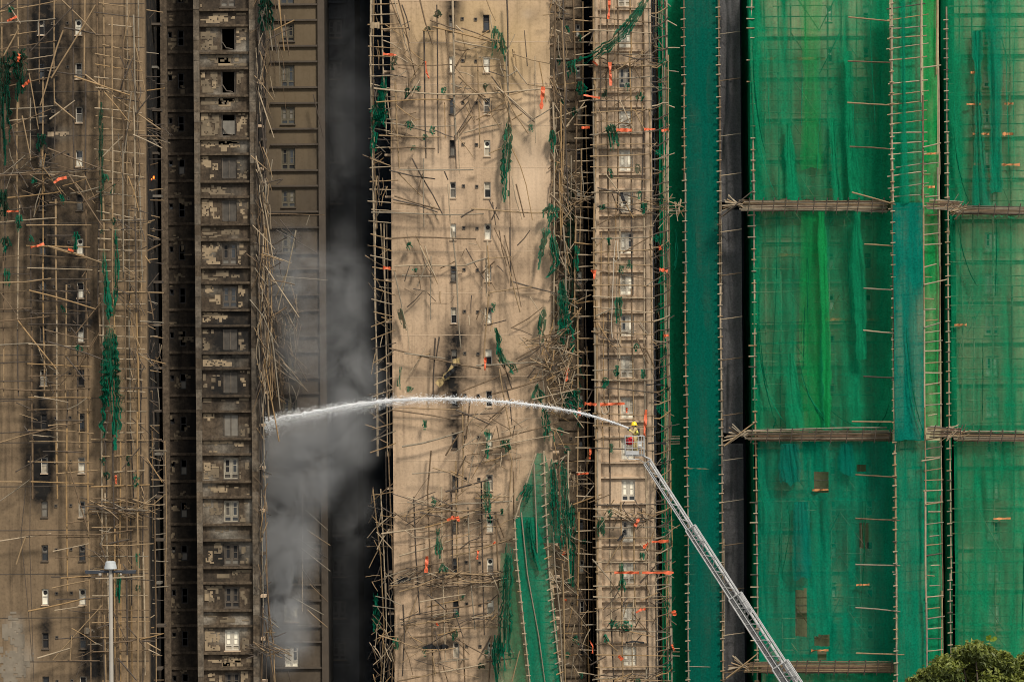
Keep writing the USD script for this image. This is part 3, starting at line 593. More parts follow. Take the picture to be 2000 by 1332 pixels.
for f_, seq in ((z1, [((375, 165), (600, 210)), ((275, 415), (500, 445)), ((435, 450), (760, 560)), ((500, 440), (940, 760)), ((610, 540), (760, 720)), ((280, 870), (590, 990)), ((0, 1020), (490, 1005)), ((0, 1030), (400, 1018)), ((350, 1010), (600, 985)), ((370, 180), (235, 620)), ((90, 0), (0, 60)), ((170, 430), (225, 760)), ((130, 680), (180, 930)), ((70, 740), (105, 900)), ((360, 0), (560, 200)), ((700, 560), (760, 330)), ((720, 270), (760, 60)), ((730, 900), (770, 540)), ((760, 130), (850, 540)), ((780, 690), (880, 560)), ((730, 460), (780, 340)), ((290, 700), (440, 590)), ((320, 600), (440, 700)), ((20, 760), (300, 640)), ((400, 1020), (600, 1330)), ((480, 1190), (700, 1060)), ((300, 460), (560, 30)), ((180, 300), (430, 40)), ((45, 20), (120, 140)), ((20, 330), (110, 170)), ((780, 790), (950, 870)), ((790, 800), (930, 800)), ((600, 920), (720, 800))]),
                (z2, [((280, 110), (600, 210)), ((290, 118), (560, 195)), ((170, 370), (560, 480)), ((100, 540), (330, 830)), ((280, 670), (640, 790)), ((430, 870), (580, 620)), ((430, 640), (600, 430)), ((150, 1215), (480, 1140)), ((0, 1260), (150, 1215)), ((0, 945), (530, 940)), ((0, 550), (290, 522)), ((0, 325), (300, 300)), ((260, 600), (520, 660)), ((200, 990), (400, 1025)), ((390, 760), (500, 900)), ((0, 380), (130, 560)), ((820, 550), (960, 560)), ((760, 570), (960, 575)), ((860, 140), (940, 100)), ((850, 170), (880, 210)), ((690, 940), (950, 940)), ((650, 380), (960, 385)), ((830, 760), (970, 800)), ((480, 290), (540, 200)), ((420, 900), (560, 640)), ((860, 360), (930, 270)), ((870, 380), (900, 540)), ((860, 740), (930, 850)), ((640, 1090), (600, 1330))]),
                (z3, [((400, 60), (520, 460)), ((0, 505), (300, 462)), ((150, 470), (600, 465)), ((310, 565), (520, 520)), ((165, 915), (500, 840)), ((305, 780), (520, 735)), ((310, 1200), (600, 880)), ((0, 270), (175, 145)), ((90, 100), (280, 0)), ((130, 160), (0, 158)), ((95, 640), (150, 480)), ((820, 0), (970, 170)), ((860, 20), (950, 160)), ((900, 290), (970, 230)), ((520, 320), (820, 300)), ((470, 300), (850, 330)), ((540, 330), (800, 345)), ((300, 715), (900, 735)), ((560, 725), (850, 710)), ((390, 400), (520, 385)), ((690, 1190), (800, 1320)), ((740, 1000), (850, 1130)), ((320, 910), (490, 885)), ((410, 1200), (420, 1060)), ((220, 1190), (420, 1130)), ((820, 1080), (960, 1045)), ((760, 1085), (970, 1070)), ((860, 1100), (940, 1145)), ((870, 1140), (935, 1172)), ((830, 1090), (915, 1092)), ((640, 1100), (780, 1090)), ((600, 530), (900, 520)), ((640, 520), (760, 495)), ((560, 470), (780, 440))])):
    for a, b in seq: line(sA, f_(*a), f_(*b), ya - .25 + rng.uniform(-.3, .3), r=rng.uniform(.028, .05), p=OLD, wob=.01)
for q in ([(50, 955), (41, 1045), (55, 1190), (63, 1290)], [(60, 890), (58, 1060), (62, 1200), (66, 1330)]): poly(sA, q, ya - .2, .022, mat=B_DARK)
debris(sA, 255, 520, 26, 110, 40, ya, (16, 60)); debris(sA, 255, 250, 22, 130, 26, ya, (20, 70), ang=1.45, spread=.3); debris(sA, 270, 800, 16, 200, 34, ya, (15, 60), ang=1.4, spread=.4); debris(sA, 120, 360, 90, 40, 40, ya, (20, 80), ang=.2, spread=.7, p=OLD)
debris(sA, 235, 995, 55, 18, 40, ya, (20, 70), ang=.1, spread=.4, p=OLD); debris(sA, 60, 330, 60, 30, 20, ya, (20, 60)); debris(sA, 220, 1070, 40, 60, 24, ya, (20, 60)); debris(sA, 200, 1240, 50, 60, 20, ya, (20, 70)); debris(sA, 110, 700, 60, 160, 30, ya, (15, 50), ang=.4, spread=.6)
# dark gap beside A
yg = YA + 1.5
sAg = Scaffold('remains of bamboo scaffold bridging the black gap beside the brown wall', (XW(300, yg), yg, 0))
for q in range(60):
    py = rng.uniform(0, 1330); line(sAg, (286, py), (rng.uniform(297, 322), py + rng.normal(0, 7)), yg + rng.uniform(-1, 1.5), r=.035, p=BURNT if py < 900 else OLD, name='ledger')
uprights(sAg, [300], yg, 820, 1360, p=OLD, r=.05); uprights(sAg, [294], yg + 1, 880, 1360, p=(.1, .05, .5, .3, .05)); uprights(sAg, [319], yg, 880, 1140, p=OLD, r=.035)
ledgers(sAg, 297, 320, yg, 880, 1180, 27, p=FRESH, miss=.1)
debris(sAg, 302, 800, 14, 130, 26, yg, (14, 46)); debris(sAg, 305, 270, 16, 18, 10, yg, (20, 50), ang=.3)
# tangle down the right side of the charred pier
yc = YC - .6
sC = Scaffold('charred collapsed bamboo poles hanging down beside the blackened pier', (XW(508, yc), yc, 0))
uprights(sC, [507, 513, 518], yc, -20, 800, p=(.2, .08, .3, .4, .02), lean=4, r=.04, length=130); uprights(sC, [508, 516], yc, 800, 1360, p=(.2, .15, .4, .22, .03), lean=3, r=.035)
debris(sC, 513, 100, 9, 130, 40, yc, (14, 60), ang=1.5, spread=.4); debris(sC, 518, 420, 14, 120, 50, yc, (16, 70), ang=1.4, spread=.35, p=(.3, .15, .3, .22, .03)); debris(sC, 518, 640, 14, 130, 90, yc, (18, 80), ang=1.5, spread=.25, p=(.3, .12, .22, .33, .03))
debris(sC, 512, 1000, 8, 200, 40, yc, (14, 50), ang=1.5, spread=.4); debris(sC, 524, 1268, 26, 10, 22, yc, (24, 60), ang=.1, spread=.4); debris(sC, 528, 1232, 10, 26, 12, yc, (20, 50)); debris(sC, 540, 500, 30, 60, 16, yc, (20, 60))
for a, b in (((578, 450), (543, 605)), ((518, 520), (584, 620)), ((527, 620), (560, 600)), ((500, 305), (535, 520)), ((505, 180), (535, 270)), ((516, 700), (545, 862)), ((530, 650), (547, 800)), ((507, 160), (517, 120)), ((512, 360), (550, 350)), ((540, 360), (552, 350)), ((519, 1100), (534, 1260)), ((518, 1210), (535, 1330)), ((535, 1270), (537, 1335)), ((555, 30), (565, 110)), ((520, 10), (532, 100)), ((545, 0), (555, 100)), ((535, 60), (575, 40)), ((520, 80), (570, 55)), ((528, 0), (540, 105))):
    line(sC, a, b, yc - .1, r=.045, p=(.35, .25, .3, .07, .03))
for k in range(9): poly(sC, [(505 + k * 2.0 + rng.normal(0, 1), 440 + rng.uniform(-30, 60)), (505 + k * 2.2 + rng.normal(0, 3), 560), (510 + k * 2.3 + rng.normal(0, 3), 690), (514 + k * 2.2 + rng.normal(0, 3), 790 + rng.uniform(-40, 40))], yc, .04, p=(.35, .1, .2, .33, .02))
# poles on the set-back wing
yd = YD - .8
sD = Scaffold('loose bamboo poles slanting across the smoke-veiled side wing', (XW(580, yd), yd, 0))
for a, b in (((480 + 140 / 3, 444 + 690 / 3), (480 + 360 / 3, 444 + 960 / 3)), ((560, 670), (600, 745)), ((535, 640), (555, 760)), ((535, 700), (602, 765)), ((595, 995), (640, 1035)), ((580, 1050), (640, 1090)), ((600, 1035), (645, 1065)), ((585, 1068), (645, 1115)), ((590, 1110), (618, 1150)), ((560, 1068), (572, 1105)), ((605, 1140), (640, 1175)), ((600, 1190), (640, 1225)), ((570, 1165), (632, 1200)), ((563, 1310), (568, 1332)), ((612, 185), (632, 270)), ((525, 418), (634, 420)), ((598, 440), (605, 420)), ((540, 450), (620, 495)), ((540, 540), (640, 548)), ((535, 780), (560, 700))):
    line(sD, a, b, yd, r=.035, p=(.35, .05, .3, .28, .02))
debris(sD, 560, 690, 26, 90, 60, yd, (18, 60), ang=1.2, spread=.6, p=(.45, .05, .25, .25, .0)); debris(sD, 560, 640, 20, 60, 14, yd, (30, 80), ang=1.5, spread=.2, p=(.45, .05, .25, .25, .0)); debris(sD, 540, 90, 14, 90, 10, yd, (40, 110), ang=1.45, spread=.1, p=LIVE)
uprights(sD, [588], yd, 1010, 1180, r=.04, p=(.3, .05, .4, .25, 0))

# left edge of the bright face
ye = YF - .2
F1 = lambda x, y: (700 + x / 3, y / 3); F2 = lambda x, y: (700 + x / 3, 444 + y / 3); F3 = lambda x, y: (700 + x / 3, 888 + y / 3)
sE = Scaffold('buckled corner scaffold beside the black gap at the left of the bright wall', (XW(742, ye), ye, 0))
for k in range(4):
    poly(sE, [F1(72 + k * 6, -20), F1(70 + k * 5, 400), F1(80 + k * 4, 900), F1(90 + k * 6, 1340)], ye + k * .5, .05, p=LIVE, name='upright')
poly(sE, [F1(130, -20), F1(145, 400), F1(165, 800)], ye, .06, p=FRESH, name='upright'); poly(sE, [F1(160, 500), F1(185, 700)], ye, .05, p=FRESH, name='upright')
for a, b, c in ((90, 100, 105), (150, 155, 165), (165, 175, 205), (100, 95, 110), (130, 160, 180)):
    poly(sE, [F2(a, -20), F2(b, 400), F2(c, 800), F2(c + 5, 1340)], ye + rng.uniform(-.2, 1.2), .05, p=LIVE, name='upright')
for a, b, c in ((130, 150, 165), (85, 130, 150), (160, 170, 190), (175, 200, 215)):
    poly(sE, [F3(a, 200 if a < 150 else -20), F3(b, 600), F3(c, 1000), F3(c - 20, 1340)], ye + rng.uniform(-.2, 1.0), .045, p=LIVE, name='upright')
for py in list(range(-10, 450, 20)): sE.put('ledger', [W(722 + rng.uniform(-4, 4), py + rng.normal(0, 2), ye), W(768 + rng.uniform(-8, 12), py + rng.normal(2, 4), ye - .2)], .038, bam(FRESH))
for py in list(range(460, 900, 22)): sE.put('ledger', [W(728 + rng.uniform(-6, 4), py + rng.normal(0, 2) + (6 if py > 620 else -4), ye), W(768 + rng.uniform(-4, 8), py - (10 if py > 620 else -6) + rng.normal(0, 2), ye - .2)], .036, bam(FRESH))
debris(sE, 745, 1150, 20, 190, 50, ye, (20, 60), p=LIVE); debris(sE, 744, 560, 16, 300, 40, ye, (14, 50), p=LIVE); debris(sE, 752, 1290, 20, 60, 20, ye, (20, 60), ang=1.4, spread=.4, p=LIVE); debris(sE, 733, 200, 8, 200, 24, ye, (20, 60), ang=1.5, spread=.15)

# the bright face
yf = YF - .55
sF = Scaffold('wrecked bamboo scaffold strewn across the bright beige wall', (XW(920, yf), yf, 0), k=1.08)
for (a, b, r) in (((772, 160), (780, 330), .05), ((828, 60), (832, 310), .05), ((827, 310), (828, 444), .04), ((853, 10), (856, 300), .04), ((884, 0), (888, 130), .07), ((885, 110), (890, 265), .075), ((888, 265), (891, 330), .04), ((932, 105), (937, 290), .045), ((990, 0), (992, 130), .05), ((988, 110), (996, 240), .055), ((992, 20), (997, 444), .03), ((1045, 110), (1046, 280), .03), ((1053, 120), (1066, 200), .035), ((895, 260), (898, 340), .03), ((875, 360), (880, 440), .04), ((996, 444), (998, 560), .045), ((882, 445), (892, 530), .05), ((892, 530), (900, 680), .05), ((842, 500), (841, 625), .035), ((952, 470), (950, 580), .05), ((955, 570), (945, 700), .05), ((850, 660), (846, 780), .05), ((858, 658), (852, 700), .05)):
    line(sF, a, b, yf, r, FRESH if r > .05 else OLD, name='upright')
for q in ([(808, 970), (812, 1080), (820, 1200)], [(842, 880), (835, 960), (842, 1150), (846, 1332)], [(862, 950), (864, 1100), (870, 1290)], [(890, 900), (892, 1060), (896, 1180)], [(914, 990), (918, 1120), (928, 1230)], [(940, 940), (942, 1080), (946, 1240)], [(968, 1000), (973, 1130), (975, 1290)], [(903, 790), (905, 900), (902, 960)], [(1003, 920), (1003, 1020)], [(990, 870), (1000, 900), (995, 960)], [(918, 780), (912, 840), (904, 880)], [(787, 1180), (790, 1240), (786, 1320)], [(960, 1240), (955, 1332)], [(905, 1250), (908, 1332)], [(881, 960), (884, 1120)]):
    poly(sF, q, yf, .048, p=LIVE, name='upright')
ledF = [((760, 127), (893, 126)), ((900, 130), (985, 128)), ((730, 173), (1078, 172)), ((735, 200), (880, 196)), ((735, 238), (890, 246)), ((740, 265), (860, 268)), ((760, 290), (850, 291)), ((780, 332), (925, 332)), ((725, 415), (945, 418)), ((745, 58), (800, 55)), ((845, 53), (963, 84)), ((885, 80), (960, 95)), ((920, 408), (1080, 416)), ((760, 333), (850, 350)), ((770, 383), (860, 410)), ((768, 390), (855, 415)), ((768, 396), (850, 405)),
        ((765, 466), (930, 467)), ((770, 520), (910, 519)), ((910, 518), (950, 505)), ((950, 505), (1000, 502)), ((785, 538), (845, 540)), ((955, 572), (1040, 560)), ((1000, 550), (1082, 572)), ((760, 680), (900, 712)), ((895, 712), (940, 720)), ((930, 714), (1075, 708)), ((960, 770), (1060, 740)), ((900, 765), (1075, 700)), ((1040, 780), (1120, 762)), ((770, 795), (900, 800)), ((765, 800), (880, 818)), ((880, 812), (980, 806)), ((785, 872), (905, 842)), ((960, 860), (1090, 825)), ((905, 868), (1000, 856)), ((940, 880), (1080, 850)),
        ((805, 925), (870, 922)), ((845, 913), (885, 925)), ((795, 980), (905, 1000)), ((790, 1006), (880, 985)), ((880, 985), (1000, 978)), ((830, 1000), (960, 995)), ((745, 1042), (830, 1030)), ((830, 1030), (915, 1008)), ((780, 1085), (880, 1055)), ((860, 1075), (980, 1060)), ((780, 1112), (870, 1098)), ((880, 1085), (1000, 1052)), ((770, 1140), (850, 1118)), ((850, 1118), (980, 1126)), ((780, 1155), (850, 1130)), ((850, 1132), (980, 1115)), ((820, 1175), (910, 1160)), ((780, 1210), (860, 1190)), ((860, 1190), (960, 1175)), ((790, 1222), (900, 1205)), ((800, 1245), (900, 1232)), ((880, 1228), (990, 1225)), ((740, 1240), (830, 1270)), ((830, 1275), (890, 1265)), ((890, 1245), (950, 1280)), ((945, 1280), (1005, 1274)), ((950, 1292), (1010, 1284)), ((775, 1330), (860, 1312)), ((860, 1312), (950, 1296)), ((835, 1185), (905, 1170)), ((905, 1008), (960, 990)), ((870, 960), (960, 935)), ((940, 965), (995, 970))]
for a, b in ledF: line(sF, a, b, yf - .15 + rng.uniform(-.25, .25), r=rng.uniform(.03, .052), p=LIVE, wob=.018, name='ledger')
brF = [((762, 0), (800, 85)), ((770, 0), (808, 125)), ((778, 0), (812, 150)), ((785, 10), (800, 60)), ((820, 0), (845, 88)), ((840, 40), (905, 62)), ((825, 60), (848, 62)), ((890, 50), (905, 64)), ((935, 73), (955, 60)), ((950, 0), (968, 42)), ((958, 30), (962, 60)), ((1000, 105), (1075, 125)), ((1005, 130), (1030, 165)), ((1030, 165), (1078, 172)), ((890, 265), (935, 190)), ((892, 265), (920, 230)), ((895, 268), (925, 308)), ((905, 195), (928, 240)), ((960, 150), (1045, 240)), ((970, 170), (1040, 232)), ((985, 180), (1032, 262)), ((975, 160), (1000, 250)), ((905, 260), (980, 242)), ((930, 235), (985, 200)), ((1030, 240), (1080, 210)), ((955, 300), (1000, 278)), ((1000, 290), (1040, 430)), ((1000, 345), (1020, 430)), ((1008, 360), (1024, 425)), ((775, 335), (825, 385)), ((805, 310), (865, 420)), ((815, 380), (825, 340)), ((868, 335), (875, 352)), ((765, 240), (850, 262)), ((850, 255), (890, 270)), ((895, 150), (950, 200)), ((940, 110), (950, 150)), ((955, 140), (985, 150)), ((990, 150), (1010, 138)), ((870, 60), (880, 150)), ((900, 55), (960, 78)), ((800, 160), (830, 120)), ((785, 200), (812, 170)), ((1060, 30), (1080, 27)), ((960, 430), (970, 405)), ((900, 425), (925, 410)), ((840, 400), (855, 430)), ((955, 390), (975, 430)), ((962, 395), (968, 440)),
       ((812, 460), (855, 555)), ((820, 480), (850, 540)), ((830, 480), (850, 540)), ((910, 485), (945, 545)), ((965, 445), (1000, 540)), ((975, 450), (990, 520)), ((985, 460), (1018, 600)), ((995, 530), (1016, 610)), ((1010, 480), (1035, 450)), ((998, 640), (1040, 655)), ((1000, 640), (1060, 600)), ((770, 530), (785, 600)), ((785, 600), (800, 685)), ((795, 600), (825, 570)), ((815, 560), (835, 510)), ((790, 550), (800, 520)), ((970, 640), (980, 700)), ((970, 700), (1000, 740)), ((980, 700), (1000, 760)), ((975, 720), (998, 850)), ((985, 740), (1000, 830)), ((800, 730), (830, 680)), ((815, 700), (840, 690)), ((790, 690), (870, 700)), ((1060, 670), (1090, 720)), ((1035, 700), (1075, 720)), ((940, 600), (930, 625)), ((955, 560), (952, 480)), ((1035, 580), (1060, 620)), ((955, 820), (1000, 780)), ((890, 800), (960, 830)),
       ((885, 950), (910, 890)), ((880, 920), (905, 930)), ((880, 925), (950, 960)), ((940, 905), (990, 888)), ((930, 960), (955, 990)), ((965, 1000), (985, 1050)), ((795, 970), (850, 985)), ((870, 890), (895, 850)), ((790, 1240), (820, 1150)), ((835, 1160), (870, 1190)), ((870, 1180), (880, 1240)), ((855, 1240), (890, 1230)), ((890, 1200), (905, 1245)), ((940, 1275), (960, 1240)), ((960, 1210), (985, 1180)), ((865, 1300), (875, 1332)), ((1000, 1330), (1015, 1270)), ((845, 1280), (850, 1320)), ((950, 1180), (985, 1150)), ((960, 1120), (980, 1180)), ((770, 1000), (810, 1028)), ((745, 990), (772, 1005)), ((820, 1000), (870, 1010)), ((985, 1000), (1005, 960))]
for a, b in brF: line(sF, a, b, yf - .2 + rng.uniform(-.4, .5), r=rng.uniform(.026, .048), p=(.4, .18, .15, .2, .07), wob=.022)
for a, b in (((1030, 130), (1024, 60)), ((870, 270), (868, 200)), ((765, 240), (765, 300))): line(sF, a, b, yf, .03)
debris(sF, 955, 150, 60, 80, 40, yf, (14, 46), p=LIVE); debris(sF, 790, 160, 26, 110, 26, yf, (14, 50), p=LIVE); debris(sF, 905, 560, 110, 90, 26, yf, (12, 40), p=LIVE); debris(sF, 890, 1010, 100, 60, 56, yf, (16, 60), ang=-.2, spread=.5, p=(.4, .15, .2, .22, .03)); debris(sF, 880, 1130, 110, 18, 60, yf, (20, 70), ang=-.15, spread=.3, p=(.35, .15, .2, .27, .03)); debris(sF, 880, 1210, 90, 14, 30, yf, (20, 60), ang=-.15, spread=.3); debris(sF, 960, 860, 60, 60, 40, yf, (16, 60), p=LIVE)
debris(sF, 850, 1280, 70, 40, 24, yf, (16, 60), p=LIVE)
debris(sF, 920, 1160, 130, 170, 46, yf, (30, 110), ang=-.2, spread=.25, p=(.4, .1, .2, .25, .05))
sF2 = Scaffold('tangle of broken bamboo at the right corner of the bright wall', (XW(1072, yf), yf, 0), k=1.15)
debris(sF2, 1070, 690, 40, 50, 60, yf - .2, (20, 70), p=LIVE, ang=-.5, spread=.6); debris(sF2, 1095, 740, 22, 60, 70, yf, (18, 60), p=LIVE); debris(sF2, 1090, 200, 14, 220, 70, yf + .6, (20, 70), ang=1.4, spread=.35, p=LIVE); debris(sF2, 1095, 480, 16, 160, 60, yf + .6, (20, 60), ang=1.4, spread=.4, p=LIVE); debris(sF2, 1090, 1000, 20, 160, 70, yf + .6, (18, 60), ang=1.3, spread=.5, p=LIVE); debris(sF2, 1100, 1240, 16, 110, 50, yf + .6, (18, 50), ang=1.4, spread=.5)
for a, b in (((1100, 0), (1107, 160)), ((1098, 40), (1104, 200)), ((1104, 160), (1098, 360)), ((1106, 170), (1110, 400)), ((1095, 200), (1098, 444)), ((1085, 10), (1082, 200)), ((1080, 200), (1083, 480)), ((1092, 330), (1096, 470)), ((1100, 440), (1106, 600)), ((1088, 560), (1094, 700)), ((1068, 700), (1072, 800)), ((1075, 680), (1082, 760)), ((1086, 470), (1082, 660)), ((1110, 880), (1112, 1000)), ((1107, 1010), (1112, 1130)), ((1098, 1100), (1104, 1332)), ((1092, 890), (1096, 1050))):
    line(sF2, a, b, yf + .3, .05, LIVE, name='upright')
for py in range(0, 1330, 29): line(sF2, (1076, py + rng.normal(0, 4)), (1112, py + rng.normal(0, 8)), yf + .4, .035, LIVE, name='ledger')
# recess
yg2 = YG - 1.6
sG = Scaffold('bamboo scaffold filling the dark recess left of the pale pier', (XW(1125, yg2), yg2, 0))
uprights(sG, [1128], yg2, -20, 1360, r=.055, p=LIVE, lean=3); uprights(sG, [1145], yg2 + 1, 20, 1360, r=.04, p=OLD, lean=2.5); uprights(sG, [1135, 1118], yg2, 330, 470, r=.04, p=OLD, lean=4); uprights(sG, [1150, 1156], yg2 + 2, 880, 1360, r=.035, p=OLD)
ledgers(sG, 1128, 1162, yg2, -5, 1350, 23, p=FRESH, miss=.06, tilt=3, r=.042, broken=.08); ledgers(sG, 1090, 1130, yg2 + .6, 0, 1350, 41, p=OLD, tilt=4)
debris(sG, 1120, 380, 26, 40, 24, yg2, (20, 70), ang=.2, spread=.7, p=LIVE); debris(sG, 1120, 640, 26, 100, 30, yg2, (16, 50), p=BURNT); debris(sG, 1125, 930, 26, 20, 20, yg2, (20, 50)); debris(sG, 1120, 1180, 26, 140, 40, yg2, (16, 60), ang=1.3, spread=.5, p=LIVE)
for a, b in (((1090, 230), (1146, 208)), ((1100, 255), (1142, 200)), ((1130, 80), (1160, 60)), ((1120, 840), (1158, 760)), ((1113, 800), (1140, 836)), ((1120, 985), (1175, 965)), ((1080, 150), (1100, 200)), ((1070, 150), (1085, 175))): line(sG, a, b, yg2 - .2, .045, FRESH)

# pale pier
yh = YH - .7
H1 = lambda x, y: (1050 + x / 3, y / 3); H2 = lambda x, y: (1050 + x / 3, 444 + y / 3); H3 = lambda x, y: (1050 + x / 3, 888 + y / 3)
sH = Scaffold('mostly upright bamboo scaffold in front of the pale pier with white windows', (XW(1215, yh), yh, 0), k=1.15)
gp = ((905, 960),)
uprights(sH, [1163, 1165], yh, -20, 1360, r=.058, p=FRESH, lean=1.5, gaps=()); uprights(sH, [1189, 1211, 1235, 1259], yh, -20, 1360, r=.047, p=LIVE, lean=2.5, gaps=gp, length=150); uprights(sH, [1177, 1205], yh - .1, 0, 860, r=.026, p=OLD, lean=3, length=160, gaps=((250, 400),)); uprights(sH, [1272], yh, -20, 900, r=.045, p=LIVE); uprights(sH, [1278], yh, 960, 1360, r=.05, p=LIVE)
ledgers(sH, 1160, 1276, yh - .1, -5, 890, 23, p=(.45, .15, .25, .13, .02), tilt=2.5, slope=.01, miss=.12); ledgers(sH, 1160, 1300, yh - .1, 985, 1350, 23, p=(.45, .2, .2, .13, .02), tilt=2.0, miss=.12)
for a, b in ((H1(480, 585), H1(560, 760)), (H1(640, 640), H1(340, 800)), (H1(570, 650), H1(630, 770)), (H1(380, 450), H1(480, 300)), (H1(400, 1020), H1(480, 1130)), (H1(480, 1130), H1(560, 1280)), (H1(350, 1100), H1(590, 1160)), (H1(350, 1320), H1(490, 1250)), (H1(350, 1210), H1(560, 1240)), (H1(500, 1210), H1(720, 1170)), (H1(560, 380), H1(600, 460)), (H1(300, 270), H1(330, 180)), (H2(500, 150), H2(670, 50)), (H2(640, 340), H2(770, 260)), (H2(340, 520), H2(450, 470)), (H2(580, 650), H2(650, 800)), (H2(620, 680), H2(690, 830)), (H2(350, 560), H2(440, 700)), (H2(380, 990), H2(420, 1090)), (H2(390, 60), H2(330, 130)), (H3(320, 610), H3(430, 740)), (H3(430, 740), H3(520, 890)), (H3(390, 670), H3(510, 480)), (H3(600, 750), H3(690, 650)), (H3(300, 280), H3(430, 230)), (H3(440, 310), H3(620, 420)), (H3(420, 320), H3(560, 400)), (H3(600, 520), H3(660, 600)), (H3(550, 920), H3(660, 1050)), (H3(390, 1080), H3(470, 1150)), (H3(310, 1230), H3(400, 1180)), (H3(260, 270), H3(330, 180)), (H3(590, 400), H3(770, 320)), (H3(640, 560), H3(680, 450)), (H3(730, 410), H3(800, 380))):
    line(sH, a, b, yh - .25, rng.uniform(.03, .045), LIVE)
debris(sH, 1225, 125, 60, 12, 18, yh, (20, 70), ang=0, spread=.3, p=BURNT); debris(sH, 1240, 400, 50, 14, 20, yh, (20, 60), ang=0, spread=.5, p=OLD); debris(sH, 1215, 1010, 50, 16, 26, yh, (16, 50)); debris(sH, 1230, 1322, 60, 6, 22, yh, (20, 50), ang=0, spread=.4); debris(sH, 1235, 1205, 50, 60, 20, yh, (14, 50)); debris(sH, 1215, 190, 50, 60, 18, yh, (16, 50), p=LIVE); debris(sH, 1215, 650, 50, 20, 14, yh, (16, 50))
for pts in ([(1196, 660), (1194, 640), (1199, 505), (1202, 470)], [(1205, 470), (1208, 505), (1203, 512), (1197, 505)], [(1174, 785), (1176, 806), (1182, 810), (1188, 804), (1189, 780)]): poly(sH, pts, yh - .4, .02, mat=M['frame'], name='rope')
# return of the pier: a bank of poles running back in depth
sI = Scaffold('bank of close-set bamboo poles along the right side of the pale pier', (XW(1292, YH), YH, 0))
for k in range(9):
    yy = YH - 1.2 + k * 1.1
    x = np.interp(k, [0, 8], [1308, 1280])
    uprights(sI, [x], yy, -20, 1360, r=.05 if k < 2 else .042, p=(.25, .3, .25, .15, .05), lean=1.6, length=150)
py = -10.0
while py < 1350:
    poly(sI, [WLp for WLp in [(1277 + TH * (py - 666), py + 10), (1287 + TH * (py - 666), py + 9 + rng.normal(0, 2)), (1298 + TH * (py - 666), py + 4), (1309 + TH * (py - 666), py - 2 + rng.normal(0, 3))]], YH - 1.3, .045, mat=B_DARK if rng.random() < .55 else bam(LIVE), name='ledger')
    py += 24 * rng.uniform(.8, 1.2)
debris(sI, 1292, 400, 14, 420, 90, YH - .6, (10, 40), p=(.25, .15, .25, .33, .02)); debris(sI, 1296, 1080, 16, 250, 60, YH - .6, (12, 44), p=(.25, .15, .25, .33, .02)); debris(sI, 1325, 410, 8, 10, 6, YH, (20, 44), p=FRESH)
for py, l in ((43, 20), (97, 26), (141, 24), (208, 16), (370, 10), (395, 34)): line(sI, (1302, py - 3), (1302 + l, py + rng.normal(0, 3) + (9 if l in (20, 34) else 0)), YH - .5, .04, FRESH)
for py in (403, 408, 413, 418, 852, 857, 862, 867, 1265, 1272, 1280): line(sI, (1306, py), (1328, py + rng.normal(0, 1)), YH + .5, .035, (.3, .1, .5, .1, 0))

# wrapped tower
sK = Scaffold('bamboo frame edging the flat dark teal net panel', (XW(1374, YK), YK, 0))
for x in (1340, 1408):
    uprights(sK, [x], YK - .15, -20, 1360, r=.055, p=(.2, .2, .55, .05, 0), lean=.8)
    py = -5
    while py < 1350:
        line(sK, (x - 6 + TH * (py - 666), py), (x + 4 + TH * (py - 666), py - 1), YK - .25, .04, (.2, .3, .5, 0, 0), name='stub'); py += 19.5 * rng.uniform(.8, 1.2)
uprights(sK, [1362, 1385], YK + .2, -20, 1360, r=.05, p=FRESH); ledgers(sK, 1342, 1406, YK + .13, -5, 1350, 20.5, p=FRESH, miss=.05, broken=.1)
sL = Scaffold('thin horizontal bamboo ties across the charcoal curtained recess', (XW(1430, 8), 8, 0))
for py in (64, 155, 263, 340, 450, 535, 620, 700, 808, 896, 977, 1062, 1150, 1237, 1310): line(sL, (1407 + TH * (py - 666) , py + 4), (1450 + TH * (py - 666), py - 2), 5.2, .032, (0.1, .1, .8, 0, 0), name='tie')
uprights(sL, [1409], 5.4, -20, 1360, r=.045, p=(0.1, .1, .8, 0, 0))

ym = YM - .1
sM = Scaffold('tall bamboo scaffold behind the widest green net sheets', (XW(1610, ym), ym, 0))
uprights(sM, [1474], ym - .25, -20, 1360, r=.06, p=(.3, .4, .3, 0, 0), lean=1.0)
py = -5
while py < 1350:
    l = 12 if rng.random() < .25 else 5
    line(sM, (1474 - l + TH * (py - 666), py), (1478 + TH * (py - 666), py), ym - .35, .042, FRESH, name='stub'); py += 21 * rng.uniform(.85, 1.15)
uprights(sM, [1497, 1524, 1549, 1577, 1620, 1650, 1678, 1706], ym + .9, -20, 1360, r=.055, p=FRESH, lean=1.2, length=240); ledgers(sM, 1478, 1735, ym + .8, -8, 1350, 20.7, p=FRESH, miss=.12, tilt=.8, broken=.35, r=.04)
for py in range(-20, 1340, 85):
    for a, b in ((1545, 1600), (1640, 1600), (1640, 1700)):
        if rng.random() < .7: line(sM, (a, py), (b, py + 80), ym + .7, .04, FRESH)
sN = Scaffold('slender bamboo corner column between the two wide net walls', (XW(1780, YN), YN, 0))
uprights(sN, [1746], YN - .3, -20, 1360, r=.06, p=(.3, .4, .3, 0, 0), lean=1.0); uprights(sN, [1805], YN - .3, -20, 1360, r=.058, p=(.4, .35, .25, 0, 0), lean=1.2); uprights(sN, [1835], YN + .3, -20, 1360, r=.05, p=(.4, .35, .25, 0, 0), lean=2.5)
uprights(sN, [1763, 1782], YN + .5, -20, 405, r=.05, mat=B_GREEN, lean=1.0); uprights(sN, [1766, 1786], YN + .6, 405, 1360, r=.05, mat=B_GREEN, lean=1.0)
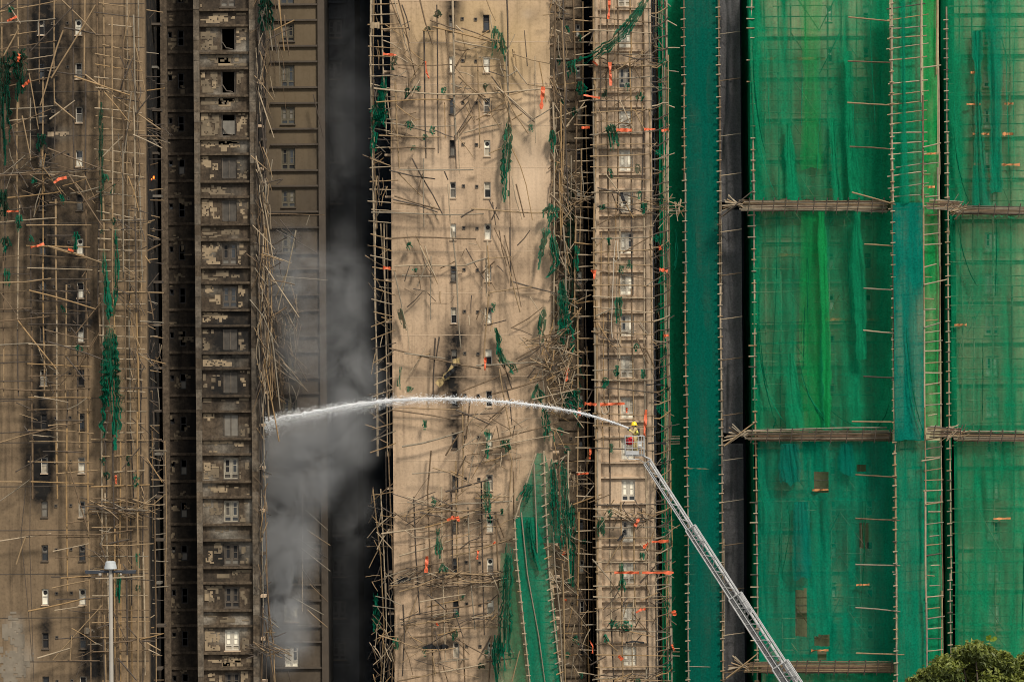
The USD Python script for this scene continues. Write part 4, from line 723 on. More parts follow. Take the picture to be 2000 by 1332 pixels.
ledgers(sN, 1741, 1812, YN - .2, -8, 410, 20.7, p=FRESH, miss=.02, tilt=1, slope=-.10, broken=.08, r=.042); ledgers(sN, 1745, 1800, YN + .4, 410, 1350, 20.7, p=FRESH, miss=.05, slope=-.08, r=.04, broken=.1); ledgers(sN, 1806, 1836, YN + .1, 300, 1350, 20.7, p=FRESH, miss=.08, slope=-.08, r=.042, broken=.4)
py = 8
while py < 1350:
    line(sN, (1741 + TH * (py - 666), py), (1750 + TH * (py - 666), py - 1), YN - .42, .042, FRESH, name='stub'); py += 21 * rng.uniform(.85, 1.15)
for (xa, pa, xb, pb) in ((1657, 34, 1738, 42), (1656, 120, 1740, 123), (1655, 201, 1742, 206), (1660, 287, 1742, 292), (1664, 376, 1749, 400), (1688, 477, 1747, 481), (1687, 563, 1748, 567), (1686, 645, 1750, 651), (1686, 735, 1750, 738), (1664, 823, 1765, 824), (1671, 927, 1752, 932), (1671, 1012, 1758, 1016), (1671, 1102, 1758, 1104), (1671, 1186, 1758, 1194), (1672, 1275, 1766, 1278)):
    line(sN, (xa, pa), (xb, pb), YN + .5, .05, (.3, .2, .45, .05, 0), y2=YN - .4, name='tie')
for (xa, pa, xb, pb) in ((1800, 133, 1838, 128), (1803, 288, 1838, 280), (1805, 556, 1850, 546), (1805, 640, 1838, 630), (1800, 900, 1836, 894), (1808, 985, 1842, 980)): line(sN, (xa, pa), (xb, pb), YN - .4, .045, FRESH, name='tie')
sQ = Scaffold('bamboo scaffold behind the net wall at the right edge', (XW(1940, ym), ym, 0))
uprights(sQ, [1853], ym - .3, 20, 1290, r=.055, p=(.3, .4, .3, 0, 0), lean=1.2)
py = 40
while py < 1290:
    line(sQ, (1847 + TH * (py - 666), py), (1857 + TH * (py - 666), py - 1), ym - .4, .04, FRESH, name='stub'); py += 21 * rng.uniform(.85, 1.15)
uprights(sQ, [1878, 1902, 1940, 1977, 2010], ym + .9, -20, 1360, r=.058, p=FRESH, lean=1.2); ledgers(sQ, 1856, 2040, ym + .8, -8, 1350, 20.7, p=FRESH, miss=.1, tilt=.8, broken=.35, r=.04)
for a, b in (((1895, 80), (1910, 60)), ((1897, 250), (1912, 290)), ((1955, 70), (1970, 130)), ((1960, 370), (1980, 420)), ((1890, 960), (1962, 1090)), ((1880, 1110), (1960, 1230)), ((1900, 560), (1870, 700)), ((1930, 1220), (1985, 1290)), ((1935, 740), (1960, 690)), ((1890, 650), (1935, 570))): line(sQ, a, b, ym + .6, .04, FRESH)

def catch_platform(label, px0, px1, py0, py1, y, fan, tilt=0.0):
    """A bundle of horizontal poles on raking struts; the fan end splays out to the left."""
    s = Scaffold(label, (XW(px0, y), y, 0), 'catch_platform', 'platform')
    n = 8
    for k in range(n):
        u = k / (n - 1); yy = y - 1.5 + u * 1.1
        line(s, (px0 + rng.uniform(0, 14), py0 + (py1 - py0) * (u * .85 + .05) + rng.normal(0, .8)), (px1 + rng.uniform(-8, 2), py0 + (py1 - py0) * (u * .85 + .05) + tilt + rng.normal(0, 1)), yy, .042, (.3, .15, .45, .1, 0), name='pole', wob=.003)
    x = px0 + 20
    while x < px1:
        poly(s, [(x + 2, py0 - 4), (x + rng.normal(0, 1), (py0 + py1) / 2), (x - 2, py1 + 4)], y - 1.62, .035, mat=B_DARK, name='strut'); x += rng.uniform(20, 32)
    v, f = box(XW(px0 + 30, y), XW(px1 - 6, y), y - .42, y - .36, ZW((px0 + px1) / 2, py1 - 1, y), ZW((px0 + px1) / 2, py0 + 4, y))
    obj('board', (v, f), M['board'], s.t)
    if fan:
        for k in range(9):
            u = k / 8
            line(s, (px0 - 34 + 14 * u + rng.normal(0, 2), py0 + 22 - 34 * u + rng.normal(0, 2)), (px0 + 8 + rng.normal(0, 3), py0 + 6 + (py1 - py0) * .5 * u), y - 1.3 - .6 * rng.random(), .042, (.15, .35, .5, 0, 0), name='fan_pole')
        line(s, (px0 - 34, py1 + 10), (px0 + 30, py0 - 18), y - 1.9, .045, FRESH, name='fan_pole'); line(s, (px0 - 30, py1 + 8), (px0 + 10, py0 + 2), y - 1.8, .045, FRESH, name='fan_pole')
    return s
ypl = YM
catch_platform('upper bamboo catch platform across the widest net wall', 1442, 1738, 390, 414, ypl, True, 3); catch_platform('middle bamboo catch platform across the widest net wall', 1448, 1740, 840, 861, ypl, True, -3); catch_platform('lowest bamboo catch platform across the widest net wall, below the ladder', 1452, 1745, 1292, 1314, ypl, True, -2)
catch_platform('upper bamboo catch platform at the right edge beside the corner column', 1862, 2050, 402, 420, ypl, False, 2); catch_platform('lower bamboo catch platform at the right edge beside the corner column', 1862, 2050, 842, 862, ypl, False, 1)
for lab, py in (('upper short bamboo walkway on the corner column', 390), ('lower short bamboo walkway on the corner column', 833)):
    s = catch_platform(lab, 1806, 1880, py, py + 20, YN + .6, False, 2)
    debris(s, 1866, py + 12, 16, 12, 14, YN - .8, (16, 44), ang=-.6, spread=.4, p=(.2, .4, .3, .1, 0))

# ------------------------------------------------------------------ netting
def sheet(name, label, px0, px1, py0, py1, y, mat, cover, amp=.16, fold=.9, seed=0, hem=6.0, cat='netting', dx=2.0, dz=4.5, holes=(), pull=0.0, skew=0.0, group=None, edge=0.0, flare=None):
    """A hung sheet of netting: vertical folds, a swagged hem. cover: function (px, py) -> density 0..1. holes: rectangles left open."""
    nx, nz = int((px1 - px0) / dx) + 1, int((py1 - py0) / dz) + 1
    U, V = np.meshgrid(np.linspace(0, 1, nx), np.linspace(0, 1, nz), indexing='ij')
    n_h = meshkit.fbm(np.stack([U * (px1 - px0) / 22, np.full_like(U, seed * 1.3), np.zeros_like(U)], -1), 3, seed)
    px = px0 + (px1 - px0) * U; py = py0 + (py1 - py0 + hem * (n_h - .5) * 2) * V
    px = px + skew * V
    if flare: px = (px0 + px1) / 2 + (px - (px0 + px1) / 2) * np.interp(V, np.linspace(0, 1, len(flare)), flare)
    g = meshkit.fbm(np.stack([U * (px1 - px0) * S / fold + .35 * V * rng.normal(), V * (py1 - py0) * S / 7.0, np.full_like(U, seed + .3)], -1), 3, seed)
    g2 = meshkit.fbm(np.stack([(U * (px1 - px0) + V * (py1 - py0) * .5) * S / 1.3, V * (py1 - py0) * S / 2.2, np.full_like(U, seed + 9.3)], -1), 2, seed + 4)
    sag = meshkit.fbm(np.stack([(U * (px1 - px0) - V * (py1 - py0) * .35) * S / 2.6, V * (py1 - py0) * S / 3.5, np.full_like(U, seed + 5.1)], -1), 2, seed + 8)
    off = amp * 1.7 * (np.abs(g - .5) * 4 - .6) + amp * 1.1 * (g2 - .5) + amp * 2.2 * (sag - .5)
    px = px + pull * 6 * np.sin(V * np.pi) * (U - .5) * -2
    if edge: px = px + edge * (meshkit.fbm(np.stack([np.zeros_like(U), V * (py1 - py0) / 16, np.full_like(U, seed + 2.2)], -1), 3, seed + 1) - .5) * (U * 2 - 1)
    P = np.array([0, 0, CAMZ]) + RV * ((px + TH * (py - 666) - 1000) * S * (D + y) / D)[..., None] + UV_ * ((666 - py) * S * (D + y) / D)[..., None]
    P[..., 1] = y - off
    c = cover(px, py) + .30 * np.clip(.25 - np.abs(g - .5) * 3, -.2, .25) + .12 * (g2 - .5)
    if edge: c = c * np.clip(.35 + np.minimum(U, 1 - U) * 3.2, 0, 1)
    c = np.clip(c, 0, .99)
    i, j = np.meshgrid(np.arange(nx - 1), np.arange(nz - 1), indexing='ij')
    pc, qc = (px[:-1, :-1] + px[1:, 1:]) / 2, (py[:-1, :-1] + py[1:, 1:]) / 2
    keep = np.ones(pc.shape, bool)
    for a, b, e, f in holes: keep &= ~((pc > a) & (pc < b) & (qc > e) & (qc < f))
    i, j = i[keep], j[keep]
    fcs = np.stack([i * nz + j, i * nz + j + 1, (i + 1) * nz + j + 1, (i + 1) * nz + j], 1)
    return obj(name, (P.reshape(-1, 3), fcs), mat, None, label, cat, group, smooth=True, prim={'cover': c.ravel()})
def bands(spec, base):
    """Density across a wall: base with gaussian bumps (cx, cy, rx, ry, delta); ry None runs the whole height."""
    def f(px, py):
        c = np.full(px.shape, base + .05, float)
        for cx, cy, rx, ry, d in spec:
            e = np.exp(-((px - cx) / rx) ** 2) * (1 if ry is None else np.exp(-((py - cy) / ry) ** 4))
            c = c + d * e
        n = meshkit.fbm(np.stack([px / 13, py / 160, np.full(px.shape, cx_seed)], -1), 4, 77)
        n2 = meshkit.fbm(np.stack([px / 40, py / 45, np.full(px.shape, cx_seed + 4)], -1), 3, 79)
        seam = np.exp(-((((py - 30) % 61) - 30) / 2.0) ** 2)
        return np.clip(c + .55 * (n - .5) + .30 * (n2 - .5) + .16 * seam, .12, .985)
    cx_seed = base * 31
    return f
yn = YM - .45
sheet('net_sheet', 'wide translucent green net above the upper catch platform, long lighter streak down its middle', 1468, 1742, -40, 392, yn, N_GREEN, bands([(1590, 150, 26, None, -.16), (1585, 60, 30, 60, -.1), (1655, 200, 10, None, .3), (1535, 200, 8, None, .25), (1484, 200, 12, None, .3), (1730, 200, 20, None, .35), (1690, 330, 40, 60, .25), (1555, 340, 20, 60, .25), (1625, 300, 14, 70, .25)], .62), seed=1, amp=.18)
sheet('net_sheet', 'wide green net hung between the upper and middle catch platforms with a bright central streak', 1472, 1744, 412, 842, yn, N_GREEN, bands([(1500, 560, 16, 150, -.18), (1595, 600, 20, None, .08), (1632, 640, 16, 180, -.2), (1670, 600, 12, None, .3), (1606, 600, 7, None, .25), (1482, 600, 10, None, .25), (1735, 600, 22, None, .4), (1550, 740, 20, 90, .25), (1700, 560, 14, 100, -.15), (1530, 700, 30, 60, -.1)], .64), seed=2, amp=.2)
sheet('net_sheet', 'wide green net below the middle catch platform, with rectangular holes showing beige wall', 1478, 1748, 862, 1296, yn, N_TEAL, bands([(1640, 1090, 14, 90, -.3), (1690, 1150, 18, 110, -.3), (1530, 1010, 14, 100, -.2), (1690, 1040, 14, 70, -.3), (1600, 1100, 20, None, .22), (1735, 1100, 18, None, .25), (1490, 1000, 10, None, .2), (1560, 940, 30, 50, -.05)], .74), seed=3, amp=.16, holes=((1588, 1616, 922, 962), (1549, 1573, 1150, 1243), (1586, 1616, 1240, 1262), (1672, 1690, 908, 921), (1676, 1694, 1020, 1070), (1592, 1610, 1270, 1290)))
sheet('net_sheet', 'green net below the lowest catch platform at the bottom of the frame', 1482, 1748, 1314, 1420, yn, N_GREEN, bands([], .8), seed=4, amp=.14)
sheet('net_sheet', 'bright green net panel beside the light central streak between the upper platforms', 1560, 1612, 414, 838, yn - .35, N_BRIGHT, bands([(1585, 600, 14, None, -.1)], .58), seed=5, amp=.14, pull=.6, edge=5, flare=(.8, 1.1, .9))
sheet('net_sheet', 'bright green net panel over the upper half of the widest wall', 1564, 1612, -40, 330, yn - .35, N_BRIGHT, bands([], .42), seed=6, amp=.14, pull=.5, edge=5, flare=(1.1, .8, 1.0))
for k, (a, b, c, d, cv, lab) in enumerate(((1530, 1556, 240, 390, .8, 'dark overlapping strip of green net at the left of the upper platform tier'), (1618, 1640, 230, 392, .82, 'dark overlapping strip of green net near the middle of the upper tier'), (1650, 1672, 100, 392, .75, 'tall narrow overlapping net strip right of the light streak in the upper tier'), (1664, 1688, 414, 700, .75, 'tall narrow overlapping net strip in the middle tier, right of centre'), (1598, 1614, 414, 836, .8, 'narrow saturated green net strip in the middle tier'), (1530, 1560, 690, 838, .7, 'swagged green net strip above the middle platform at left'))):
    sheet('net_strip', lab, a, b, c, d, yn - .6 - .05 * k, N_GREEN if k != 4 else N_BRIGHT, bands([], cv), seed=20 + k, amp=.14, fold=.4, skew=rng.uniform(2, 12), dx=1.6, edge=8, flare=[(.4, .8, 1.2), (.3, .5, 1.0), (.9, .5, 1.3), (.5, 1.1, .8), (1, 1.2, .8), (.4, .9, 1.4)][k])
for k, (a, b, c, d, lab) in enumerate(((1520, 1562, 866, 940, 'bluish crumpled net flap just below the middle platform at left'), (1636, 1668, 866, 925, 'bluish crumpled net flap below the middle platform at centre'), (1545, 1582, 980, 1130, 'bluish sagging net flap above the tall hole in the lower tier'))):
    sheet('net_flap', lab, a, b, c, d, yn - .5, N_BLUE, bands([], .6), seed=30 + k, amp=.2, fold=.35, hem=14, dx=1.6, edge=8, flare=(.8, 1.1, .9))
ynn = YN - .05
sheet('net_sheet', 'pale green net on the corner column above the upper walkway', 1747, 1804, -40, 408, ynn + .15, N_GREEN, bands([(1765, 200, 8, None, .2), (1790, 200, 10, None, -.04)], .92), seed=41, amp=.08)
sheet('net_sheet', 'bluish teal net on the corner column between the walkways', 1746, 1804, 396, 860, ynn - .45, N_BLUE, bands([(1788, 700, 10, 160, -.12), (1770, 800, 20, 80, .1)], .88), seed=42, amp=.10)
sheet('net_sheet', 'green net on the corner column below the lower walkway', 1748, 1810, 858, 1420, ynn + .15, N_TEAL, bands([(1790, 1000, 10, 200, -.1)], .93), seed=43, amp=.10)
sheet('net_strip', 'long tapering net strip twisted down the corner column', 1762, 1776, -20, 400, ynn - .4, N_TEAL, bands([], .8), seed=44, amp=.12, fold=.3, dx=1.5, edge=5, flare=(.6, .5, .8, 1.4))
sheet('net_sheet', 'vivid green net on the narrow face right of the corner column, upper part', 1807, 1834, -40, 302, ynn + .45, N_BRIGHT, bands([], .95), seed=45, amp=.08)
sheet('net_sheet', 'vivid green net on the narrow face right of the corner column, lower part', 1807, 1836, 302, 836, ynn + .55, N_BRIGHT, bands([], .88), seed=46, amp=.08)
sheet('net_sheet', 'green net on the narrow face right of the corner column at the bottom', 1808, 1838, 860, 1420, ynn + .55, N_GREEN, bands([], .88), seed=47, amp=.08)
sheet('net_sheet', 'translucent green net at the right edge above its catch platform', 1856, 2060, -40, 404, yn, N_GREEN, bands([(1880, 200, 20, None, .2), (1905, 230, 22, 150, -.22), (1962, 260, 14, 170, -.28), (1935, 60, 30, 90, .15)], .66), seed=51, amp=.18)
sheet('net_sheet', 'green net at the right edge between the two catch platforms', 1858, 2060, 420, 844, yn, N_GREEN, bands([(1890, 720, 14, 120, -.2), (1930, 660, 30, 60, -.12), (1938, 560, 30, 50, -.1)], .68), seed=52, amp=.18)
sheet('net_sheet', 'deep green net at the right edge behind the tree', 1862, 2060, 862, 1420, yn, N_GREEN, bands([(1890, 1010, 14, 80, -.2), (1950, 1010, 16, 60, -.45), (1945, 1190, 14, 100, -.35)], .78), seed=53, amp=.16)
sheet('net_strip', 'long teal net strip hanging at the right edge above the platform', 1900, 1926, 60, 402, yn - .45, N_TEAL, bands([], .82), seed=54, amp=.16, fold=.4, skew=4, dx=1.6, edge=8, flare=(.9, .5, .7, 1.5))
sheet('net_strip', 'wide teal net strip hung over the upper right net wall', 1934, 1962, -40, 378, yn - .5, N_TEAL, bands([], .74), seed=55, amp=.16, fold=.4, dx=1.6, edge=8, flare=(1.5, 1.2, .8, 1.0))
sheet('net_sheet', 'flat dark teal net panel facing the camera left of the charcoal recess', 1341, 1407, -40, 1420, YK, N_DARKTEAL, bands([], .90), seed=61, amp=.03, fold=2.0)
sheet('net_sheet', 'dark green net in the shaded recess right of the pole bank', 1290, 1341, -40, 1420, YK + 1.6, N_GREEN, bands([], .9), seed=62, amp=.04, fold=2.0)
def side_sheet(label, px, y0, y1, mat, cv, seed):
    """A net sheet closing the side of a scaffold, running back in depth."""
    n, m = 24, 120; Yd, V = np.meshgrid(np.linspace(y0, y1, n), np.linspace(-40, 1420, m), indexing='ij')
    z = ZW(px, -60, y0) + (ZW(px, 1440, y0) - ZW(px, -60, y0)) * (V + 60) / 1500
    g = meshkit.fbm(np.stack([Yd / .8, z / 6, np.full_like(z, seed)], -1), 3, seed)
    P = np.stack([XW(px, y0) - .25 * (g - .5), Yd, z], -1); i, j = np.meshgrid(np.arange(n - 1), np.arange(m - 1), indexing='ij'); i, j = i.ravel(), j.ravel()
    obj('net_sheet', (P.reshape(-1, 3), np.stack([i * m + j, i * m + j + 1, (i + 1) * m + j + 1, (i + 1) * m + j], 1)), mat, None, label, 'netting', smooth=True, prim={'cover': np.clip(cv + .4 * (g.ravel() - .5), 0, 1)})
side_sheet('dark green net on the shaded side face left of the widest net wall', 1472, YM + .1, 13.0, N_GREEN, .9, 63)
side_sheet('dark green net closing the side of the scaffold at the right edge', 1857, YM + .2, 10.0, N_GREEN, .9, 67)
side_sheet('dark teal net on the shaded side face of the flat panel', 1340, YK + .2, 12.0, N_DARKTEAL, .92, 66)
for k, (c, d, lab) in enumerate(((-40, 396, 'charcoal net curtain in the dark recess above the upper platform'), (410, 846, 'charcoal net curtain in the dark recess between the platforms'), (866, 1420, 'charcoal net curtain in the dark recess at the bottom'))):
    sheet('net_curtain', lab, 1409, 1450, c, d, 5.6, N_GREY, bands([(1438, 400, 8, None, -.2)], .86 if k < 2 else .7), seed=64 + k, amp=.22, fold=.8, dx=1.6)

def shred(name, label, pts, widths, y, mat, seed, group=None, frays=3, cat='netting'):
    """A torn hanging strip: pleated across, gathered at the top, its foot frayed into tails."""
    r = np.random.default_rng(seed)
    pts = np.array(pts, float); t = np.linspace(0, 1, len(pts)); n = max(10, int(np.abs(np.diff(pts[:, 1])).sum() / 5 + np.abs(np.diff(pts[:, 0])).sum() / 5))
    u = np.linspace(0, 1, n)
    cx, cy, w = np.interp(u, t, pts[:, 0]), np.interp(u, t, pts[:, 1]), np.interp(u, np.linspace(0, 1, len(widths)), widths)
    w = w * (.75 + .6 * meshkit.fbm(np.stack([u * n / 4, np.full(n, seed * .7), np.zeros(n)], -1), 2, seed))
    m = max(8, int(max(widths) / .9)); a = np.linspace(-.5, .5, m)
    w = w * 1.3 * (1 + .5 * r.normal(0, .35, n))
    d = np.gradient(np.stack([cx, cy], 1), axis=0); d /= np.maximum(np.linalg.norm(d, axis=1, keepdims=True), 1e-6); nrm = np.stack([d[:, 1], -d[:, 0]], 1)
    wob = meshkit.fbm(np.stack(np.meshgrid(u * n / 6, a * 3, [seed * .31], indexing='ij'), -1)[:, :, 0], 2, seed)
    drift = r.normal(0, 3.2, m)[None] * (u ** 1.5)[:, None]
    X = cx[:, None] + nrm[:, 0:1] * w[:, None] * a[None] + (wob - .5) * 4 + drift * .6
    Y = cy[:, None] + nrm[:, 1:2] * w[:, None] * a[None] + (wob - .5) * 3
    dep = y + .11 * (np.sin(np.arange(m) * 1.9 + seed) + .5 * ((np.arange(m) % 2) * 2 - 1))[None] * (w / max(widths))[:, None] + .25 * (wob - .5)
    k = S * (D + y) / D
    P = np.array([0, 0, CAMZ]) + RV * ((X - 1000) * k)[..., None] + UV_ * ((666 - Y) * k)[..., None]; P[..., 1] = dep
    ends = .45 + .55 * (.6 * np.repeat(r.random(frays * 2 + 1), int(np.ceil(m / (frays * 2 + 1))))[:m - 1] + .4 * r.random(m - 1)) + .04
    slit = r.random(m - 1) < .45; start = r.uniform(.15, .7, m - 1)
    keep = np.ones((n - 1, m - 1), bool)
    for c in range(m - 1):
        keep[int(ends[c] * (n - 1)):, c] = False
        if slit[c]: keep[int(start[c] * n):int((start[c] + r.uniform(.1, .35)) * n), c] = False
    top_ = r.random(m - 1) * .12
    for c in range(m - 1): keep[:int(top_[c] * n), c] = False
    keep &= r.random(keep.shape) > .04
    i, j = np.nonzero(keep)
    f = np.stack([i * m + j, i * m + j + 1, (i + 1) * m + j + 1, (i + 1) * m + j], 1)
    obj(name, (P.reshape(-1, 3), f), mat, None, label, cat, group, smooth=True)
G_, K_ = N_SCRAP, N_SCRAPD
big = [
 ('forked green net shred high on the bright wall right of its upper windows', [(968, 52), (968, 85), (962, 122)], [8, 16, 6], yf, G_), ('narrow dark green net shred hanging right beside the forked one', [(979, 64), (983, 95), (986, 126)], [5, 12, 5], yf, G_),
 ('long green net shred dangling at the middle right of the bright wall', [(993, 230), (992, 285), (987, 340), (991, 414)], [4, 14, 12, 4], yf, G_), ('green net bunch wound round the buckled corner poles', [(751, 150), (744, 200), (736, 235), (730, 262)], [8, 14, 26, 10], ye - .3, G_), ('thin green net tail under the bunch on the corner poles', [(731, 258), (729, 285), (728, 312)], [9, 8, 4], ye - .3, G_),
 ('crumpled bright green net rag on the corner ledger', [(738, 222), (744, 232), (742, 252)], [24, 20, 8], ye - .4, G_), ('short dark net tatter beside the orange sheet at the corner', [(773, 110), (768, 125), (766, 137)], [8, 10, 4], ye - .4, K_),
 ('small green net tail at the upper right edge of the bright wall', [(1078, 255), (1080, 272), (1077, 305)], [6, 11, 4], yf, G_), ('green net shred over the right edge of the bright wall at its upper middle', [(1083, 402), (1074, 420), (1068, 450)], [12, 24, 10], yf - .2, G_), ('green net tail trailing down to the left from the wall edge', [(1068, 446), (1058, 490), (1050, 532)], [12, 9, 4], yf - .2, G_), ('curling green net tail bending back to the left at the wall edge', [(1076, 452), (1084, 490), (1088, 515), (1076, 532), (1062, 546)], [8, 12, 13, 8, 3], yf - .3, G_),
 ('large bright green net strip hanging at the mouth of the recess', [(1097, 543), (1099, 590), (1103, 640), (1107, 694)], [5, 14, 20, 14], yf - .2, G_), ('long dark green net curtain strip deep in the recess', [(1113, 352), (1115, 470), (1118, 600), (1124, 770)], [10, 15, 16, 20], yg2 + .4, K_), ('green net tail at the right of the dark curtain strip', [(1126, 480), (1127, 510), (1125, 540)], [6, 9, 4], yg2, G_),
 ('ragged green net strip on the bright wall left of the broken pole tangle', [(1063, 600), (1058, 640), (1053, 684)], [5, 12, 5], yf, G_), ('curving green net strand near the lower middle of the bright wall', [(968, 640), (974, 665), (974, 690)], [4, 9, 5], yf, G_), ('green net drape swinging right below the curved strand', [(976, 680), (984, 706), (1000, 716), (1006, 732)], [7, 9, 16, 12], yf - .2, G_), ('straight green net tail under the curved strand', [(975, 680), (974, 700), (974, 722)], [8, 7, 5], yf - .1, G_),
 ('triangular green net shred below the broken pole tangle', [(1048, 750), (1052, 775), (1058, 796)], [3, 14, 12], yf, G_), ('wispy green net shred left of the water jet nozzle line', [(1062, 790), (1068, 830), (1075, 870)], [6, 14, 16], yf, G_), ('bunched bright green net at the foot of the dark curtain strip', [(1112, 764), (1118, 785), (1128, 822)], [24, 26, 16], yf, G_), ('thin dark green net strand at the lower left of the bright wall edge', [(782, 716), (780, 745), (777, 770)], [4, 7, 4], yf, G_), ('green net tail on the bent corner pole of the bright wall', [(780, 604), (787, 628), (790, 646)], [5, 11, 6], yf, K_),
 ('slim green net tail left of the small lower window on the bright wall', [(952, 838), (951, 870), (950, 902)], [5, 7, 5], yf, G_), ('green net rag below the lower vents of the bright wall', [(985, 858), (987, 872), (985, 890)], [10, 15, 5], yf, G_), ('long green net shred crossing the bamboo layers at lower centre', [(949, 934), (951, 970), (953, 1000), (957, 1026)], [6, 12, 9, 4], yf - .3, G_), ('upright green net tongue in the lower left of the bright wall', [(855, 1032), (857, 1070), (860, 1095)], [5, 9, 7], yf - .3, G_), ('small green net tuft at the foot of the upright tongue', [(864, 1100), (865, 1112), (866, 1124)], [6, 14, 5], yf - .3, G_),
 ('teal net strip hanging by the recess beside the green covered tower stage', [(1119, 978), (1116, 1030), (1117, 1090), (1116, 1180)], [6, 12, 11, 9], yg2, G_), ('green net strip in the black gap at the lower left of the bright wall', [(733, 1158), (735, 1210), (735, 1276)], [6, 11, 6], ye, G_), ('green net tail on the corner of the wall below the curved bamboo layers', [(773, 1246), (774, 1262), (772, 1272)], [7, 8, 4], ye - .3, G_),
 ('square green net rag on the pale pier above an orange band', [(1190, 244), (1197, 262), (1202, 300)], [12, 16, 13], yh - .3, G_), ('green net flag on the pale pier beside a broken window', [(1258, 396), (1258, 410), (1256, 422)], [8, 10, 6], yh - .3, G_), ('short green net flag left of the flag beside the broken window', [(1176, 400), (1177, 408), (1178, 414)], [6, 9, 4], yh - .3, G_), ('green net ball hung above the fallen diagonal net', [(1112, 120), (1118, 140), (1113, 162)], [14, 20, 10], yg2 - .4, G_), ('green net rag below the fallen diagonal net', [(1132, 160), (1136, 176), (1138, 192)], [8, 16, 8], yg2 - .4, G_),
 ('vertical green net tail on the pale pier at mid height', [(1208, 580), (1208, 610), (1206, 638)], [10, 11, 6], yh - .3, G_), ('green net tail on the right column of the pale pier', [(1256, 721), (1256, 735), (1255, 748)], [5, 7, 4], yh - .3, G_), ('green net tail left of the rescue basket', [(1194, 866), (1194, 880), (1195, 892)], [5, 7, 3], yh - .3, G_), ('upright green net tongue at the lower left of the pale pier', [(1174, 1010), (1174, 1035), (1176, 1056)], [8, 10, 7], yh - .3, G_), ('long green net tail over the lowest orange band', [(1213, 1100), (1215, 1140), (1216, 1182)], [5, 9, 8], yh - .3, G_), ('spread green net rag low on the pale pier', [(1192, 1222), (1200, 1218), (1206, 1212)], [10, 14, 6], yh - .3, G_), ('second spread green net rag low on the pale pier to the right', [(1216, 1218), (1226, 1224), (1234, 1236)], [10, 12, 4], yh - .3, G_), ('green net pair of tails at the top of the middle pier tier', [(1190, 465), (1191, 478), (1190, 492)], [6, 7, 5], yh - .3, G_),
 ('thin left strand of the green net forked over the brown wall', [(203, 486), (208, 560), (214, 610), (218, 645)], [5, 9, 9, 8], ya - .4, G_), ('thin right strand of the green net forked over the brown wall', [(226, 444), (229, 520), (227, 580), (219, 625)], [4, 6, 6, 7], ya - .4, G_), ('broad torn green net hanging over the lower brown wall', [(215, 636), (216, 720), (220, 800), (222, 884)], [14, 26, 30, 42], ya - .45, G_), ('dark thin net strand on the double poles of the brown wall', [(196, 200), (198, 320), (200, 440)], [5, 6, 5], ya - .4, K_),
 ('sooty dark green net mass at the upper left edge', [(36, 96), (40, 150), (40, 218)], [20, 18, 9], ya - .3, K_), ('sooty net strip at the far upper left edge', [(8, 100), (8, 200), (12, 330)], [16, 20, 10], ya - .3, K_), ('dark net drape over the top left windows', [(82, 262), (82, 285), (80, 306)], [13, 14, 6], ya - .2, K_), ('dark green net rag left of an orange sheet on the brown wall', [(36, 420), (38, 440), (33, 458)], [9, 11, 7], ya - .3, G_), ('thick dark net wad at the left edge', [(6, 370), (8, 410), (5, 440)], [14, 16, 8], ya - .3, K_), ('bright green net tail beside an orange sheet on the brown wall', [(148, 453), (149, 475), (147, 498)], [6, 9, 5], ya - .3, G_), ('dark green net tail low on the left edge', [(14, 525), (15, 548), (13, 568)], [9, 11, 5], ya - .3, G_), ('dark green net wad at the left edge under the middle poles', [(12, 462), (12, 478), (9, 490)], [10, 13, 6], ya - .3, K_), ('slim green net strip at the lower right of the brown wall', [(269, 1080), (269, 1095), (268, 1112)], [5, 6, 4], ya - .3, G_), ('sooty net column beside the top of the charred pier', [(518, -10), (520, 40), (524, 84)], [12, 20, 9], yc - .2, K_), ('thin green net tail on the brown wall poles', [(232, 1120), (232, 1150), (231, 1182)], [4, 5, 4], ya - .3, G_), ('green net tail at the top left of the lamp post', [(265, 925), (265, 945), (263, 962)], [6, 8, 4], ya - .3, G_)]
for k, (lab, pts, wd, y, m) in enumerate(big): shred('torn_net', lab, pts, wd, y, m, 300 + k)
shred('fallen_net', 'long twisted green net fallen diagonally across the top of the pale pier', [(1262, -8), (1246, 26), (1222, 58), (1190, 88), (1155, 112), (1126, 128), (1098, 140)], [12, 10, 16, 14, 12, 12, 5], yh - .8, G_, 71, frays=1)
shred('net_rope', 'pale twisted net cord hanging over the shaded net right of the pole bank', [(1320, 448), (1322, 490), (1318, 520), (1310, 545)], [3, 4, 4, 2], YH - 1, N_SCRAP, 72, frays=1)
